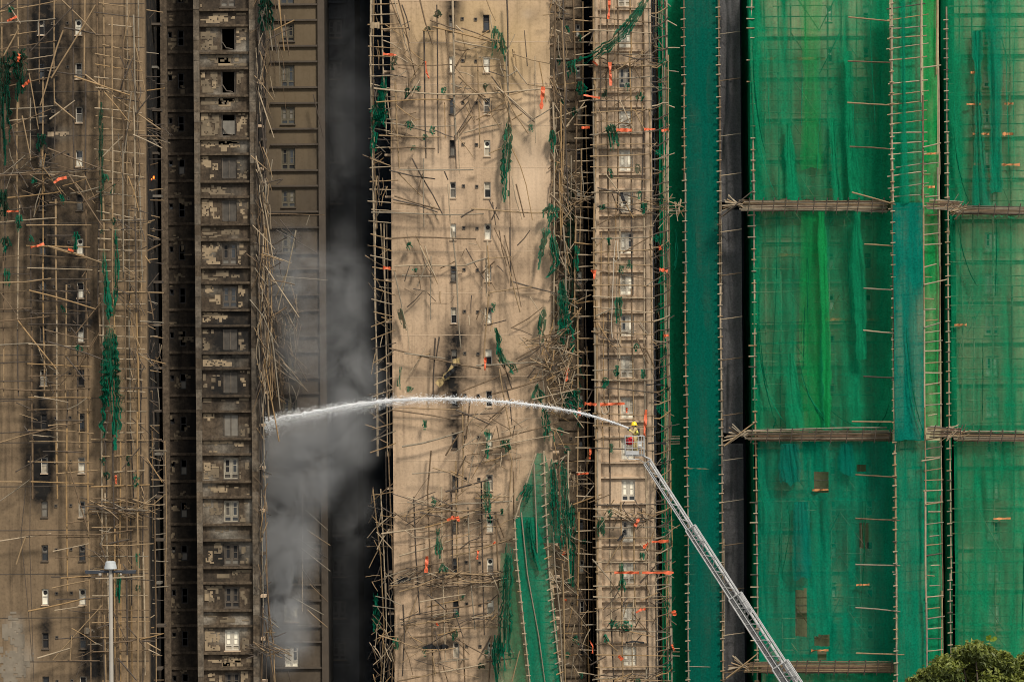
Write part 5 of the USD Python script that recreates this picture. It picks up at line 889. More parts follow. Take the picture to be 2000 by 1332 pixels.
areas = (('small green net scrap on the bright wall scaffold', 'small net scraps on the bright wall', yf, 26, [(800, 480), (795, 180), (812, 175), (846, 256), (800, 244), (836, 60), (855, 30), (950, 170), (868, 180), (810, 530), (830, 1270), (890, 1200), (950, 1275), (830, 830), (800, 760), (965, 600), (1035, 250), (830, 268), (1000, 720), (905, 1170), (980, 1000), (890, 1240), (845, 980), (940, 1300), (808, 290), (975, 1275)]),
         ('small green net scrap snagged on the pale pier scaffold', 'small net scraps on the pale pier', yh - .3, 16, [(1182, 186), (1190, 335), (1245, 330), (1250, 380), (1228, 520), (1215, 530), (1240, 680), (1205, 725), (1178, 745), (1203, 730), (1190, 1000), (1255, 1090), (1245, 1330), (1180, 1250), (1225, 170), (1250, 190)]),
         ('small green net scrap snagged on the left wall scaffold', 'small net scraps on the brown wall', ya - .3, 16, [(222, 370), (205, 350), (64, 355), (223, 432), (200, 455), (225, 475), (120, 390), (20, 20), (12, 490), (205, 930), (198, 900), (268, 1150), (120, 605), (150, 680), (60, 470), (250, 900)]),
         ('small green net scrap in the pole bank beside the pier', 'small net scraps in the pole bank', YH - 1.3, 22, [(1285, 60), (1298, 120), (1290, 180), (1302, 235), (1284, 300), (1298, 330), (1292, 390), (1285, 470), (1300, 480), (1294, 545), (1286, 600), (1300, 690), (1292, 720), (1302, 760), (1288, 800), (1300, 905), (1308, 1010), (1300, 1040), (1310, 1060), (1304, 1180), (1312, 1270), (1310, 1300)]),
         ('small green net scrap caught in the recess scaffold', 'small net scraps in the recess', yg2 - .2, 18, [(1098, 30), (1105, 60), (1090, 120), (1097, 200), (1088, 320), (1120, 220), (1130, 74), (1095, 840), (1105, 880), (1090, 905), (1130, 830), (1120, 1040), (1125, 1250), (1110, 1280), (1135, 1320), (1140, 1060), (1100, 640), (1118, 680)]))
for lab, grp, y, n, sp in areas:
    xs_ = [q[0] for q in sp]
    for k, (a, b) in enumerate(sp):
        hz_ = 'left' if a < min(xs_) + (max(xs_) - min(xs_)) * .34 else 'right' if a > min(xs_) + (max(xs_) - min(xs_)) * .67 else 'middle'
        vt_ = ('at the very top', 'high up', 'just above mid height', 'just below mid height', 'low down', 'at the very bottom')[min(5, int(b / 222))]
        wl_ = lab.replace('small green net scrap', 'small green net scrap ' + vt_ + ', ' + hz_ + ',')
        mid_ = lab if len(wl_.split()) > 16 else wl_
        shred('net_scrap', mid_, [(a, b - rng.uniform(5, 12)), (a + rng.normal(0, 2), b), (a + rng.normal(0, 3), b + rng.uniform(6, 16))], [rng.uniform(3, 7), rng.uniform(5, 11), 3], y, G_ if rng.random() < .7 else K_, 500 + int(a), group=grp)

N_FOLD = net_mat('gathered_net', (0.005, 0.15, 0.072), lo=.6, hi=.95)
N_FOLDL = net_mat('gathered_light_net', (0.012, 0.32, 0.17), lo=.4, hi=.8)
folds = []
for k in range(20):
    tier = (-30, 390), (412, 838), (866, 1290)
    t0, t1_ = tier[k % 3]; x = rng.uniform(1486, 1732) if k < 14 else rng.uniform(1868, 2000)
    a, b = sorted(rng.uniform(t0, t1_, 2))
    if b - a < 90: b = min(t1_, a + rng.uniform(90, 200))
    sw = rng.normal(0, 7); folds.append(([(x, a), (x + sw * .2 + rng.normal(0, 2), a * .6 + b * .4), (x + sw * .6, a * .25 + b * .75), (x + sw, b)], [1.5, rng.uniform(2, 4), rng.uniform(2, 4.5), 1.5]))
for x0, a, x1, b in ((1478, 620, 1520, 836), (1480, 690, 1545, 838), (1484, 640, 1500, 760), (1470, 120, 1496, 300), (1472, 200, 1520, 390), (1470, 90, 1484, 240), (1560, 700, 1620, 832), (1565, 730, 1640, 838), (1608, 780, 1690, 838), (1656, 240, 1676, 380), (1480, 900, 1500, 1010), (1736, 790, 1708, 838), (1870, 430, 1910, 560), (1860, 100, 1880, 380), (1862, 250, 1896, 400), (1770, 640, 1806, 850), (1772, 720, 1804, 856)):
    folds.append(([(x0, a), (x0 * .75 + x1 * .25, a * .55 + b * .45), (x0 * .4 + x1 * .6, a * .22 + b * .78), (x1, b)], [1.5, 3.2, 3.5, 1.5]))
for k, (pts, wd) in enumerate(folds):
    yy = (YN - .72) if 1744 < pts[0][0] < 1810 else yn - .42
    q = np.array(pts, float); t_ = np.linspace(0, 1, len(q)); u_ = np.linspace(0, 1, 18); cc = CubicSpline(t_, q)(u_)
    c3 = np.array([W(a + rng.normal(0, .25), b, yy) for a, b in cc])
    obj('net_fold', tube(c3, np.interp(u_, np.linspace(0, 1, 4), wd) * S * .30 * (1 + .25 * rng.normal(size=18)), 5), N_FOLD if k % 3 else N_FOLDL, None, 'gathered fold of green net bunched into a line down the wrapped tower', 'netting', 'gathered net folds on the wrapped tower', smooth=True)

# leaning green covered scaffold stage at the lower right of the bright wall
ys = yf - .6
sS = Scaffold('leaning bamboo tower stage carrying green net at the lower right of the bright wall', (XW(1050, ys), ys, 0))
for q, r in (([(1047, 885), (1005, 1015), (1009, 1090), (1022, 1210), (1036, 1345)], .06), ([(1062, 880), (1066, 990), (1072, 1110), (1084, 1230), (1098, 1345)], .06), ([(1076, 900), (1079, 1010), (1084, 1110), (1094, 1200), (1100, 1345)], .045), ([(1043, 905), (1047, 1010), (1049, 1080)], .05), ([(1018, 1000), (1030, 1120), (1052, 1240), (1066, 1345)], .04), ([(1086, 915), (1087, 1000)], .05), ([(975, 1180), (978, 1300)], .035), ([(984, 1160), (986, 1300)], .035)):
    poly(sS, q, ys, r, mat=B_PALE if r > .05 else B_GREY, name='upright')
for k in range(22):
    py = 905 + k * 20.5; xl = np.interp(py, [885, 1015, 1090, 1210, 1345], [1047, 1005, 1009, 1022, 1036]); xr = np.interp(py, [880, 990, 1110, 1230, 1345], [1062, 1066, 1072, 1084, 1098])
    line(sS, (xr - 8, py + 2), (xr + 6, py - 4), ys - .2, .045, FRESH, name='stub'); line(sS, (xl - 4, py), (xr, py + 3), ys + .25, .036, FRESH, name='ledger')
    if k > 4: line(sS, (xl - 5, py + 4), (xl + 4, py + 4), ys - .15, .036, FRESH, name='stub')
debris(sS, 985, 1250, 16, 90, 16, ys + .3, (16, 60), ang=1.4, spread=.3, p=LIVE)
def quadnet(name, label, left, right, y, mat, cv, seed, amp=.12):
    n, m = 90, 36; left, right = np.array(left, float), np.array(right, float)
    v = np.linspace(0, 1, n); u = np.linspace(0, 1, m)
    py = left[0, 1] + (left[-1, 1] - left[0, 1]) * v
    xl, xr = np.interp(py, left[:, 1], left[:, 0]), np.interp(py, right[:, 1], right[:, 0])
    X = xl[None] + (xr - xl)[None] * u[:, None]; Y = np.broadcast_to(py, X.shape)
    g = meshkit.fbm(np.stack([X * S / .6, Y * S / 5, np.full(X.shape, seed + .4)], -1), 3, seed)
    k = S * (D + y) / D; P = np.array([0, 0, CAMZ]) + RV * ((X - 1000) * k)[..., None] + UV_ * ((666 - Y) * k)[..., None]; P[..., 1] = y - amp * (np.abs(g - .5) * 4 - .6)
    i, j = np.meshgrid(np.arange(m - 1), np.arange(n - 1), indexing='ij'); i, j = i.ravel(), j.ravel()
    c = np.clip(cv + .5 * (g - .5), .1, 1)
    obj(name, (P.reshape(-1, 3), np.stack([i * n + j, i * n + j + 1, (i + 1) * n + j + 1, (i + 1) * n + j], 1)), mat, None, label, 'netting', smooth=True, prim={'cover': c.ravel()})
quadnet('net_sheet', 'dense green net draped on the leaning scaffold stage', [(1006, 1010), (1009, 1090), (1022, 1210), (1038, 1400)], [(1046, 1010), (1070, 1090), (1086, 1210), (1100, 1400)], ys + .05, N_TEAL, .86, 81)
quadnet('net_sheet', 'green net folded over the top of the leaning scaffold stage', [(1048, 885), (1016, 985), (1014, 1060)], [(1064, 885), (1090, 985), (1094, 1060)], ys + .12, N_TEAL, .66, 82)
quadnet('net_sheet', 'thin sooty green net behind the leaning scaffold stage', [(978, 1080), (972, 1200), (968, 1400)], [(1010, 1080), (1016, 1200), (1036, 1400)], ys + .3, N_GREEN, .38, 83)
for k, (lab, pts, wd) in enumerate((('narrow green net fold running down the right pole of the leaning stage', [(1079, 895), (1083, 960), (1087, 1030), (1092, 1120)], [5, 10, 12, 9]), ('slanting green net fold on the face of the leaning stage', [(1033, 1010), (1040, 1070), (1054, 1118)], [5, 8, 6]), ('bright green net ribbon on the outer right of the leaning stage', [(1100, 900), (1104, 980), (1108, 1060), (1112, 1130)], [7, 12, 14, 8]), ('torn green net curtain left of the leaning stage', [(994, 1060), (990, 1150), (986, 1260), (990, 1340)], [8, 14, 18, 16]), ('thin green net curtain at the foot of the leaning stage', [(972, 1240), (970, 1290), (974, 1340)], [10, 16, 14]), ('green net wedge at the head of the leaning stage', [(1034, 945), (1027, 965), (1018, 985)], [10, 14, 18]))):
    shred('torn_net', lab, pts, wd, ys - .15, G_, 90 + k)

# ------------------------------------------------------------------ orange sheeting and boards
def strip(name, label, pts, wd, y, mat, group=None, cat='sheeting'):
    """A band of sheeting with some sag and thickness."""
    pts = np.array(pts, float); n = 7; u = np.linspace(0, 1, n); t = np.linspace(0, 1, len(pts))
    cx, cy = np.interp(u, t, pts[:, 0]), np.interp(u, t, pts[:, 1]); d = np.gradient(np.stack([cx, cy], 1), axis=0); d /= np.maximum(np.linalg.norm(d, axis=1, keepdims=True), 1e-6)
    w = wd * .75 * (1 + .3 * rng.normal(size=n)); vs = []
    for k in range(n):
        for s_ in (-.5, .5):
            q = W(cx[k] + d[k, 1] * w[k] * s_, cy[k] - d[k, 0] * w[k] * s_, y + rng.normal(0, .05)); vs.append(q); vs.append(q + [0, .03, 0])
    f = []
    for k in range(n - 1):
        a, b = 4 * k, 4 * k + 4
        f += [(a, a + 2, b + 2, b), (a + 1, b + 1, b + 3, a + 3), (a, b, b + 1, a + 1), (a + 2, a + 3, b + 3, b + 2)]
    f += [(0, 1, 3, 2), (4 * n - 4, 4 * n - 2, 4 * n - 1, 4 * n - 3)]
    obj(name, (np.array(vs), np.array(f)), mat, None, label, cat, group)
O = M['orange']
for lab, pts, w, y in (
 ('slanting orange sheet at the upper left edge', [(14, 42), (33, 33)], 6, ya - .5), ('upright orange sheet near the left edge', [(38, 106), (35, 122)], 7, ya - .5), ('tilted orange sheet left of the sooty windows', [(44, 170), (58, 158)], 7, ya - .5), ('curved orange sheet under the thick bamboo bundle', [(105, 358), (115, 350), (130, 347)], 6, ya - .5), ('flat orange sheet at the left edge at one third height', [(13, 413), (36, 413)], 5, ya - .5), ('curled orange sheet below the thick bamboo bundle', [(60, 483), (72, 481), (86, 476)], 6, ya - .5), ('small orange sheet beside the green tail on the brown wall', [(133, 487), (144, 491)], 7, ya - .5), ('thin orange remnant low on the brown wall by the poles', [(226, 928), (227, 945)], 4, ya - .5),
 ('orange sheet tied to the corner scaffold left of the bright wall', [(748, 106), (774, 108)], 7, ye - .6), ('orange sheet on the corner poles at mid height', [(748, 523), (763, 525)], 7, ye - .6), ('hanging orange strip at the upper left of the bright wall', [(831, 120), (833, 142), (838, 154)], 4, yf - .4), ('upright orange strip at the upper right of the bright wall', [(1061, 170), (1059, 190), (1057, 214)], 7, yf - .4), ('orange scrap hanging beside the lower right window of the bright wall', [(948, 697), (947, 724)], 5, yf - .4), ('left half of the torn orange sheet on the curved bamboo layer', [(873, 1016), (888, 1009)], 8, yf - .6), ('right half of the torn orange sheet on the curved bamboo layer', [(892, 1008), (897, 1018)], 8, yf - .6), ('upright rust orange panel at the lower left of the bright wall', [(834, 1086), (832, 1118)], 8, yf - .4), ('tiny orange strip below centre of the bright wall', [(934, 1075), (932, 1092)], 4, yf - .4), ('small orange tuft on the lower bright wall', [(963, 1062), (968, 1058)], 5, yf - .5), ('pale orange scrap at the bottom left of the bright wall', [(852, 1216), (856, 1222)], 5, yf - .5),
 ('hanging orange strip at the top of the pale pier', [(1190, -5), (1190, 18), (1188, 38)], 6, yh - .5), ('second hanging orange strip on the pale pier, under the fallen net', [(1191, 122), (1192, 145), (1193, 168)], 7, yh - .5), ('small orange scrap tied left of the second hanging strip', [(1158, 120), (1167, 128)], 5, yh - .5), ('dangling orange strip on the scaffold left of the pier', [(1140, 186), (1160, 190), (1172, 192)], 5, yh - .5), ('orange board between pier and recess at upper height', [(1136, 250), (1152, 249)], 6, yh - .5), ('broad orange band on the pale pier under a white window', [(1204, 254), (1234, 255)], 7, yh - .5), ('orange band at the right column of the pale pier', [(1258, 253), (1280, 253)], 6, yh - .5), ('orange sheet at the outer poles right of the pale pier', [(1292, 256), (1306, 253)], 8, YH - 1.6), ('orange bundle knotted on the left pole of the pier', [(1156, 532), (1162, 528), (1160, 545)], 9, yh - .6), ('orange sheet on the outer poles at mid height', [(1288, 526), (1304, 530)], 9, YH - 1.6), ('small orange cap on the outer poles', [(1296, 656), (1306, 655)], 7, YH - 1.6), ('orange tuft high on the outer poles at mid height', [(1288, 480), (1290, 488)], 7, YH - 1.6), ('left orange band above the water jet on the pale pier', [(1142, 788), (1165, 790)], 6, yh - .5), ('right orange band above the water jet on the pale pier', [(1172, 790), (1220, 788)], 6, yh - .5), ('upright orange strip left of the water jet', [(1132, 796), (1132, 812)], 5, yh - .5), ('long upright orange sheet beside the firefighter', [(1262, 800), (1260, 830), (1258, 852)], 6, yh - .4), ('small orange strip on the window above the firefighter', [(1224, 796), (1224, 806)], 5, yh - .4), ('small orange strip low in the recess', [(1153, 876), (1152, 896)], 5, yg2 - .5), ('tilted orange sheet on the pier above the broken window frame', [(1248, 1012), (1240, 1028)], 8, yh - .5), ('tilted orange sheet right of the black cloth', [(1266, 1060), (1256, 1070)], 8, yh - .5), ('orange band at the outer poles below the ladder', [(1273, 1058), (1306, 1056)], 6, YH - 1.6), ('left part of the long orange band low on the pale pier', [(1200, 1118), (1248, 1118)], 6, yh - .5), ('right part of the long orange band low on the pale pier', [(1254, 1118), (1316, 1118)], 6, YH - 1.6), ('crumpled orange sheet low on the pale pier', [(1242, 1196), (1252, 1190), (1262, 1189)], 5, yh - .5), ('hanging orange sheet at the outer poles near the bottom', [(1315, 1192), (1319, 1202)], 8, YH - 1.6), ('orange scrap at the bottom left of the pale pier', [(1208, 1280), (1216, 1288)], 8, yh - .5), ('orange scrap at the outer poles at the bottom', [(1312, 1258), (1317, 1270)], 5, YH - 1.6), ('wavy orange cord low in the recess', [(1152, 1250), (1158, 1262), (1157, 1276)], 3, yg2 - .5), ('orange board at the foot of the recess scaffold', [(1126, 926), (1150, 924)], 4, yg2 - .5), ('orange wrapping on the tangle at the mouth of the recess', [(1108, 716), (1106, 745)], 6, yf), ('orange lump in the recess by the teal strip', [(1102, 1170), (1107, 1172)], 6, yg2 - .5), ('orange lump above the teal strip in the recess', [(1098, 1082), (1105, 1078)], 6, yg2 - .5)):
    strip('orange_sheet', lab, pts, w, y, O)
_ord = ('leftmost', 'second from left', 'third from left', 'rightmost')
_row = {115: 'near the top of the frame', 306: 'in the lower part of the upper tier', 370: 'just above the upper platform', 498: 'near the top of the middle tier', 624: 'in the middle tier', 1142: 'in the lower tier', 1208: 'low in the lower tier'}
for py, segs in ((115, ((1489, 1516), (1546, 1612), (1636, 1650), (1672, 1716))), (498, ((1520, 1562), (1585, 1604))), (624, ((1612, 1654), (1690, 1722))), (370, ((1610, 1660),)), (306, ((1684, 1700),)), (1142, ((1625, 1652), (1674, 1700))), (1208, ((1625, 1648),))):
    for q_, (a, b) in enumerate(segs): strip('ochre_board', 'dull orange board behind the widest net ' + _row[py] + ((', ' + (_ord[q_] if q_ < len(segs) - 1 else 'rightmost')) if len(segs) > 1 else ''), [(a, py), (b, py)], 6, YM + .25, M['ochre'], group='dull orange boards behind the widest net', cat='board')
for a, b, py in ((1896, 1910, 142), (1888, 1916, 204), (1962, 1980, 203), (1900, 1932, 262), (1958, 1980, 262), (1902, 1916, 321), (1956, 1992, 322)): strip('orange_board', 'orange board behind the right edge net, ' + {142: 'topmost', 204: 'second row, left', 203: 'second row, right', 262: 'third row, ' + ('left' if a < 1940 else 'right'), 321: 'lowest row, left', 322: 'lowest row, right'}[py], [(a, py), (b, py)], 6, YM - .75, M['ochre'], group='orange boards at the right edge', cat='board')
for a, b, py, lab in ((1864, 1888, 635, 'orange board on the middle of the right edge net wall'), (1940, 1974, 1013, 'orange board at the hole in the lower right net'), (1810, 1828, 301, 'orange board on the narrow vivid green face'), (1812, 1826, 366, 'lower orange board on the narrow vivid green face'), (1586, 1618, 957, 'orange board at the bottom of the square net hole'), (1584, 1618, 1270, 'orange board in the lowest net hole'), (1672, 1698, 1142, 'bright orange board behind the lower net tier')):
    strip('orange_board', lab, [(a, py), (b, py - 1)], 5, (YM if a < 1740 or a > 1840 else YN) - .6, M['ochre'], cat='board')
# scorched board, black cloth, flames
strip('scorched_board', 'burnt yellow and black board hanging askew on the bright wall', [(854, 752), (872, 735), (886, 716)], 15, yf - .1, M['scorch'], cat='board'); strip('scorched_board', 'small charred yellow board under the scorched window', [(884, 706), (898, 704)], 13, yf - .15, M['scorch'], cat='board')
strip('charred_board', 'black charred end of the board hanging askew', [(868, 738), (890, 718)], 10, yf - .25, M['hole'], cat='board')
strip('black_cloth', 'black cloth snagged at a lower window of the pale pier', [(1220, 1036), (1216, 1046), (1206, 1056)], 6, yh - .5, M['hole'], cat='cloth'); strip('black_cloth', 'black sheet torn out of the broken white window', [(1213, 376), (1218, 392), (1222, 398)], 12, yh - .4, M['hole'], cat='cloth')
strip('white_box', 'pale plywood box on the corner scaffold', [(723, 50), (741, 50)], 14, ye - .2, M['ochre'] if False else M['plaster'], cat='box')
for a, b, lab in ((790, 1132, 'dark charred opening at the left of the curved bamboo layer'), (840, 1264, 'left charred opening near the bottom of the bright wall'), (864, 1264, 'right charred opening near the bottom of the bright wall')):
    strip('charred_sheet', lab, [(a - 14, b + 3), (a, b - 2), (a + 12, b + 1)], 12, yf - .1, M['hole'], cat='sheeting')
for a, b, lab in ((1280, 752, 'charred sheet draped on the outer poles at mid height'), (1284, 866, 'charred sheet draped on the outer poles beside the basket'), (1240, 1254, 'charred sheet sagging across the bottom of the pale pier')):
    strip('charred_sheet', lab, [(a - 18, b), (a, b - 2), (a + 18, b + 1)], 4, YH - 1.5, M['hole'], cat='sheeting')
fl = usdkit.material(stage, L('flame'), {'e': ('emission', {'color': (1.0, 0.16, 0.02), 'strength': 1.6})}, [], surface='e.emission')
for (a, b, s_, lab) in ((300, 347, 4, 'small orange flame in the black gap beside the brown wall'), (296, 351, 3, 'tiny ember just below the flame in the black gap')):
    v = trimesh.creation.icosphere(2, 1.0); p = v.vertices * np.array([.5, .4, 1.0]); p[:, 0] += .25 * p[:, 2] ** 2
    obj('flame', (W(a, b, -7) + p * s_ * S * .7, v.faces), fl, None, lab, 'flame')

# ------------------------------------------------------------------ aerial ladder with basket, firefighter, jet
YL0, YL1 = -16.0, -19.0
top, foot = np.array([1258, 906.0]), np.array([1258 + 258 * 2.15, 906 + 400 * 2.15])
def ladder_pt(u): q = top + (foot - top) * u; return W(q[0], q[1], YL0 + (YL1 - YL0) * u)
A0, A1 = ladder_pt(0), ladder_pt(1)
ax = (A1 - A0); LEN = np.linalg.norm(ax); ax /= LEN
side = np.cross(ax, [0, 0, 1.0]); side /= np.linalg.norm(side); upv = np.cross(side, ax); upv = upv if upv[2] > 0 else -upv
lad = thing('aerial_ladder', 'long grey lattice turntable ladder rising from lower right to the rescue basket', 'ladder', A1)
cuts = [0, 5.15, 10.06, 14.97, LEN]
for k in range(4):
    a, b = max(0, cuts[k] - (0 if k == 0 else .4)), min(LEN, cuts[k + 1] + 1.0)
    hw, hh = .16 + .05 * k, .46 + .135 * k; r = .027 + .004 * k
    pt = lambda s, w, h: A0 + ax * s + side * w + upv * h
    lo = -.06 * k
    se = obj('ladder_section', join(*[tube([pt(a, w, lo), pt(b, w, lo)], r * 1.25, 6) for w in (-hw, hw)]), M['alu'], lad)
    for w in (-hw, hw):
        obj('handrail', tube([pt(a, w, hh), pt(b, w, hh)], r * 1.1, 6), M['alu'], se); obj('side_rail', tube([pt(a, w * 1.02, hh * .22), pt(b, w * 1.02, hh * .22)], r * .7, 5), M['alu'], se)
    n = int((b - a) / .55)
    for q in range(n + 1):
        s = a + (b - a) * q / n
        obj('rung', tube([pt(s, -hw, lo), pt(s, hw, lo)], .022, 5), M['alud'], se)
    z = []
    for w in (-hw, hw):
        for q in range(n):
            s0, s1 = a + (b - a) * q / n, a + (b - a) * (q + 1) / n
            z.append(tube([pt(s0, w, lo if q % 2 else hh), pt(s1, w, hh if q % 2 else lo)], .02, 4)); z.append(tube([pt(s1, w, lo), pt(s1, w, hh)], .016, 4))
    obj('lattice_bracing', join(*z), M['alud'], se)
    obj('inner_rail', join(*[tube([pt(a, w * .8, hh * .72), pt(b, w * .8, hh * .72)], r * 1.5, 6) for w in (-hw, hw)]), M['alu'], se)
    obj('deck', join(*[box(-.001, .001, -.001, .001, 0, .001), (np.array([pt(a, -hw, lo + .04), pt(b, -hw, lo + .04), pt(b, hw, lo + .04), pt(a, hw, lo + .04), pt(a, -hw * .9, hh * .30), pt(b, -hw * .9, hh * .30), pt(b, hw * .9, hh * .30), pt(a, hw * .9, hh * .30)]), _BF)][1:]), M['alux'], se)
    obj('end_frame', join(tube([pt(a, -hw, lo), pt(a, -hw, hh)], r, 5), tube([pt(a, hw, lo), pt(a, hw, hh)], r, 5), tube([pt(a, -hw, hh * .95), pt(a, hw, hh * .95)], r, 5)), M['alu'], se)
obj('hose', tube([A0 + ax * s + side * .05 + upv * .05 for s in np.linspace(.3, LEN, 20)], .05, 6), M['dgrey'], lad)
# basket
YBK = YL0 - .2
BX0, BX1 = XW(1221, YBK), XW(1258, YBK); BZ0, BZ1 = W(1240, 890, YBK)[2], W(1240, 851, YBK)[2]; BY0, BY1 = YBK - .55, YBK + .55
off_ = W(1240, 870, YBK)[0] - XW(1240, YBK); BX0 += off_; BX1 += off_
bk = obj('basket', join(box(BX0, BX1, BY0, BY1, BZ0, BZ0 + .09)), M['alud'], lad)
for zz, r in ((BZ1, .022), (BZ0 + .85, .015), (BZ0 + .5, .015)):
    obj('guard_rail', tube([(BX0, BY0, zz), (BX1, BY0, zz), (BX1, BY1, zz), (BX0, BY1, zz), (BX0, BY0, zz)], r, 5), M['alu'], bk)
for i, (xx, yy) in enumerate([(BX0, BY0), (BX1, BY0), (BX0, BY1), (BX1, BY1), (BX0 * .62 + BX1 * .38, BY0), (BX0 * .3 + BX1 * .7, BY0), (BX0 * .15 + BX1 * .85, BY0)]):
    obj('post', tube([(xx, yy, BZ0), (xx, yy, BZ1)], .02, 5), M['alu'], bk)
obj('kick_plate', box(BX0 + .03, BX1 - .35, BY0 - .012, BY0 + .01, BZ0 + .0905, BZ0 + .32), M['alu'], bk); obj('control_box', box(BX1 - .42, BX1 - .16, BY0 - .12, BY0 - .02, BZ0 + .55, BZ0 + .9), M['alu'], bk); obj('number_plate', box(BX1 - .36, BX1 - .2, BY0 - .145, BY0 - .125, BZ0 + .62, BZ0 + .68), M['white'], bk)
obj('step_frame', join(tube([(BX0 + .1, BY0, BZ0), (BX0 + .18, BY0, BZ0 - .17), (BX1 - .35, BY0, BZ0 - .19)], .028, 5), tube([(BX1 - .35, BY0, BZ0 - .19), A0 + upv * .1], .03, 5), tube([(BX1 - .2, BY0 + .3, BZ0 + .05), A0 + upv * .5], .05, 6), tube([(BX1 - .2, BY1 - .3, BZ0 + .05), A0 + upv * .5], .05, 6)), M['alu'], bk)
M['yellow'] = plain('yellow_helmet', (0.80, 0.55, 0.02), .3, var=.08); M['khaki'] = plain('khaki_cloth', (0.40, 0.31, 0.15), .9, var=.25, scale=9); M['skin'] = plain('skin', (0.45, 0.28, 0.20), .6); M['hivis'] = plain('yellow_reflective', (0.75, 0.70, 0.12), .5); M['black'] = plain('black_gear', (0.02, 0.02, 0.022), .6); M['red'] = plain('red_cover', (0.33, 0.012, 0.016), .55, var=.35, scale=7)
def bones(js, chains, res=None):
    ms = []
    for a, b in chains:
        (pa, ra), (pb, rb) = js[a], js[b]
        ms.append(Manifold.hull(Manifold.sphere(ra, 14).translate(list(map(float, pa))) + Manifold.sphere(rb, 14).translate(list(map(float, pb)))))
    m = ms[0]
    for q in ms[1:]: m = m + q
    if res: m = m.refine_to_length(res)
    g = m.to_mesh(); t = trimesh.Trimesh(g.vert_properties[:, :3], g.tri_verts, process=True)
    trimesh.smoothing.filter_taubin(t, iterations=8)
    return np.array(t.vertices), np.array(t.faces)
FC = W(1240, 890, YBK); FX, FZ = FC[0], BZ0 + .09; FY = BY0 + .45
hz = W(1238, 829, YBK)[2] - .02
sc = (hz - FZ) / 1.62                                # standing height to the middle of the head
fp = lambda x, y, z: np.array([FX + x * sc, FY + y * sc, FZ + z * sc])
hand = {'L': fp(-.36, -.08, 1.36), 'R': fp(-.26, -.02, 1.30)}
J = {'hip': (fp(.02, 0, .93), .145), 'waist': (fp(.03, 0, 1.08), .14), 'chest': (fp(.03, 0, 1.28), .155), 'nk': (fp(.0, 0, 1.47), .062), 'hd': (fp(-.04, 0, 1.60), .10),
     'shL': (fp(.02, -.19, 1.40), .078), 'shR': (fp(.02, .19, 1.40), .078), 'elL': (fp(-.10, -.26, 1.18), .058), 'elR': (fp(-.02, .24, 1.16), .058), 'wrL': (hand['L'] + [.06, 0, -.01], .043), 'wrR': (hand['R'] + [.07, .01, -.02], .043),
     'hL': (fp(0, -.10, .90), .105), 'hR': (fp(.05, .10, .90), .105), 'kL': (fp(-.06, -.12, .50), .075), 'kR': (fp(.08, .12, .49), .075), 'aL': (fp(.0, -.13, .10), .055), 'aR': (fp(.14, .13, .10), .055), 'tL': (fp(-.14, -.14, .045), .045), 'tR': (fp(.0, .14, .045), .045)}
J = {k: (p, r * sc) for k, (p, r) in J.items()}
man = thing('person', 'firefighter in a yellow helmet and khaki suit aiming the water nozzle from the basket', 'person', (FX, FY, FZ))
body = obj('body', bones(J, [('hip', 'waist'), ('waist', 'chest'), ('chest', 'nk'), ('chest', 'shL'), ('chest', 'shR'), ('nk', 'hd'), ('shL', 'elL'), ('elL', 'wrL'), ('shR', 'elR'), ('elR', 'wrR'), ('hip', 'hL'), ('hip', 'hR'), ('hL', 'kL'), ('kL', 'aL'), ('aL', 'tL'), ('hR', 'kR'), ('kR', 'aR'), ('aR', 'tR')], .05), M['khaki'], man, smooth=True)
hd = J['hd'][0]
fs = []
for (dx, dy, dz, r) in ((-.02, 0, 0, .088), (-.045, 0, -.05, .07), (-.10, 0, -.01, .016), (-.085, 0, -.055, .022), (.0, -.088, -.01, .022), (.0, .088, -.01, .022)):
    q = trimesh.creation.icosphere(2, r * sc); fs.append((q.vertices + hd + np.array([dx, dy, dz]) * sc, q.faces))
fc = obj('face', join(*fs), M['skin'], man, smooth=True)
for s_ in (-1, 1):
    q = trimesh.creation.icosphere(1, .014 * sc); obj('eye', (q.vertices + hd + np.array([-.103, s_ * .034, .015]) * sc, q.faces), M['black'], fc)
obj('mouth', box(*(np.array([hd[0] - .112 * sc, hd[0] - .09 * sc, hd[1] - .025 * sc, hd[1] + .025 * sc, hd[2] - .062 * sc, hd[2] - .05 * sc]))), M['black'], fc)
prof = np.array([[0.0, .15], [.06, .142], [.105, .105], [.128, .04], [.132, 0.0], [.178, -.022], [.172, -.032], [.12, -.01]]) * sc
an = np.arange(20) / 20 * 2 * np.pi
hv = np.array([[p[0] * math.cos(a) * 1.12 + hd[0] + .01 * sc, p[0] * math.sin(a) + hd[1], p[1] + hd[2] + .035 * sc] for p in prof for a in an]); hf = [[i * 20 + j, i * 20 + (j + 1) % 20, (i + 1) * 20 + (j + 1) % 20, (i + 1) * 20 + j] for i in range(len(prof) - 1) for j in range(20)]
he = obj('helmet', (hv, np.array(hf)[:, ::-1]), M['yellow'], man, smooth=True); obj('crest', tube([hd + np.array([-.13, 0, .10]) * sc, hd + np.array([-.05, 0, .185]) * sc, hd + np.array([.06, 0, .185]) * sc, hd + np.array([.14, 0, .10]) * sc], .018 * sc, 6), M['yellow'], he)
obj('visor', tube([hd + np.array([-.12, -.09, .0]) * sc, hd + np.array([-.15, 0, -.01]) * sc, hd + np.array([-.12, .09, .0]) * sc], .022 * sc, 6), M['black'], he)
obj('neck_flap', join(tube([hd + np.array([.05, -.08, -.03]) * sc, hd + np.array([.10, 0, -.06]) * sc, hd + np.array([.05, .08, -.03]) * sc], .045 * sc, 6)), M['black'], he)
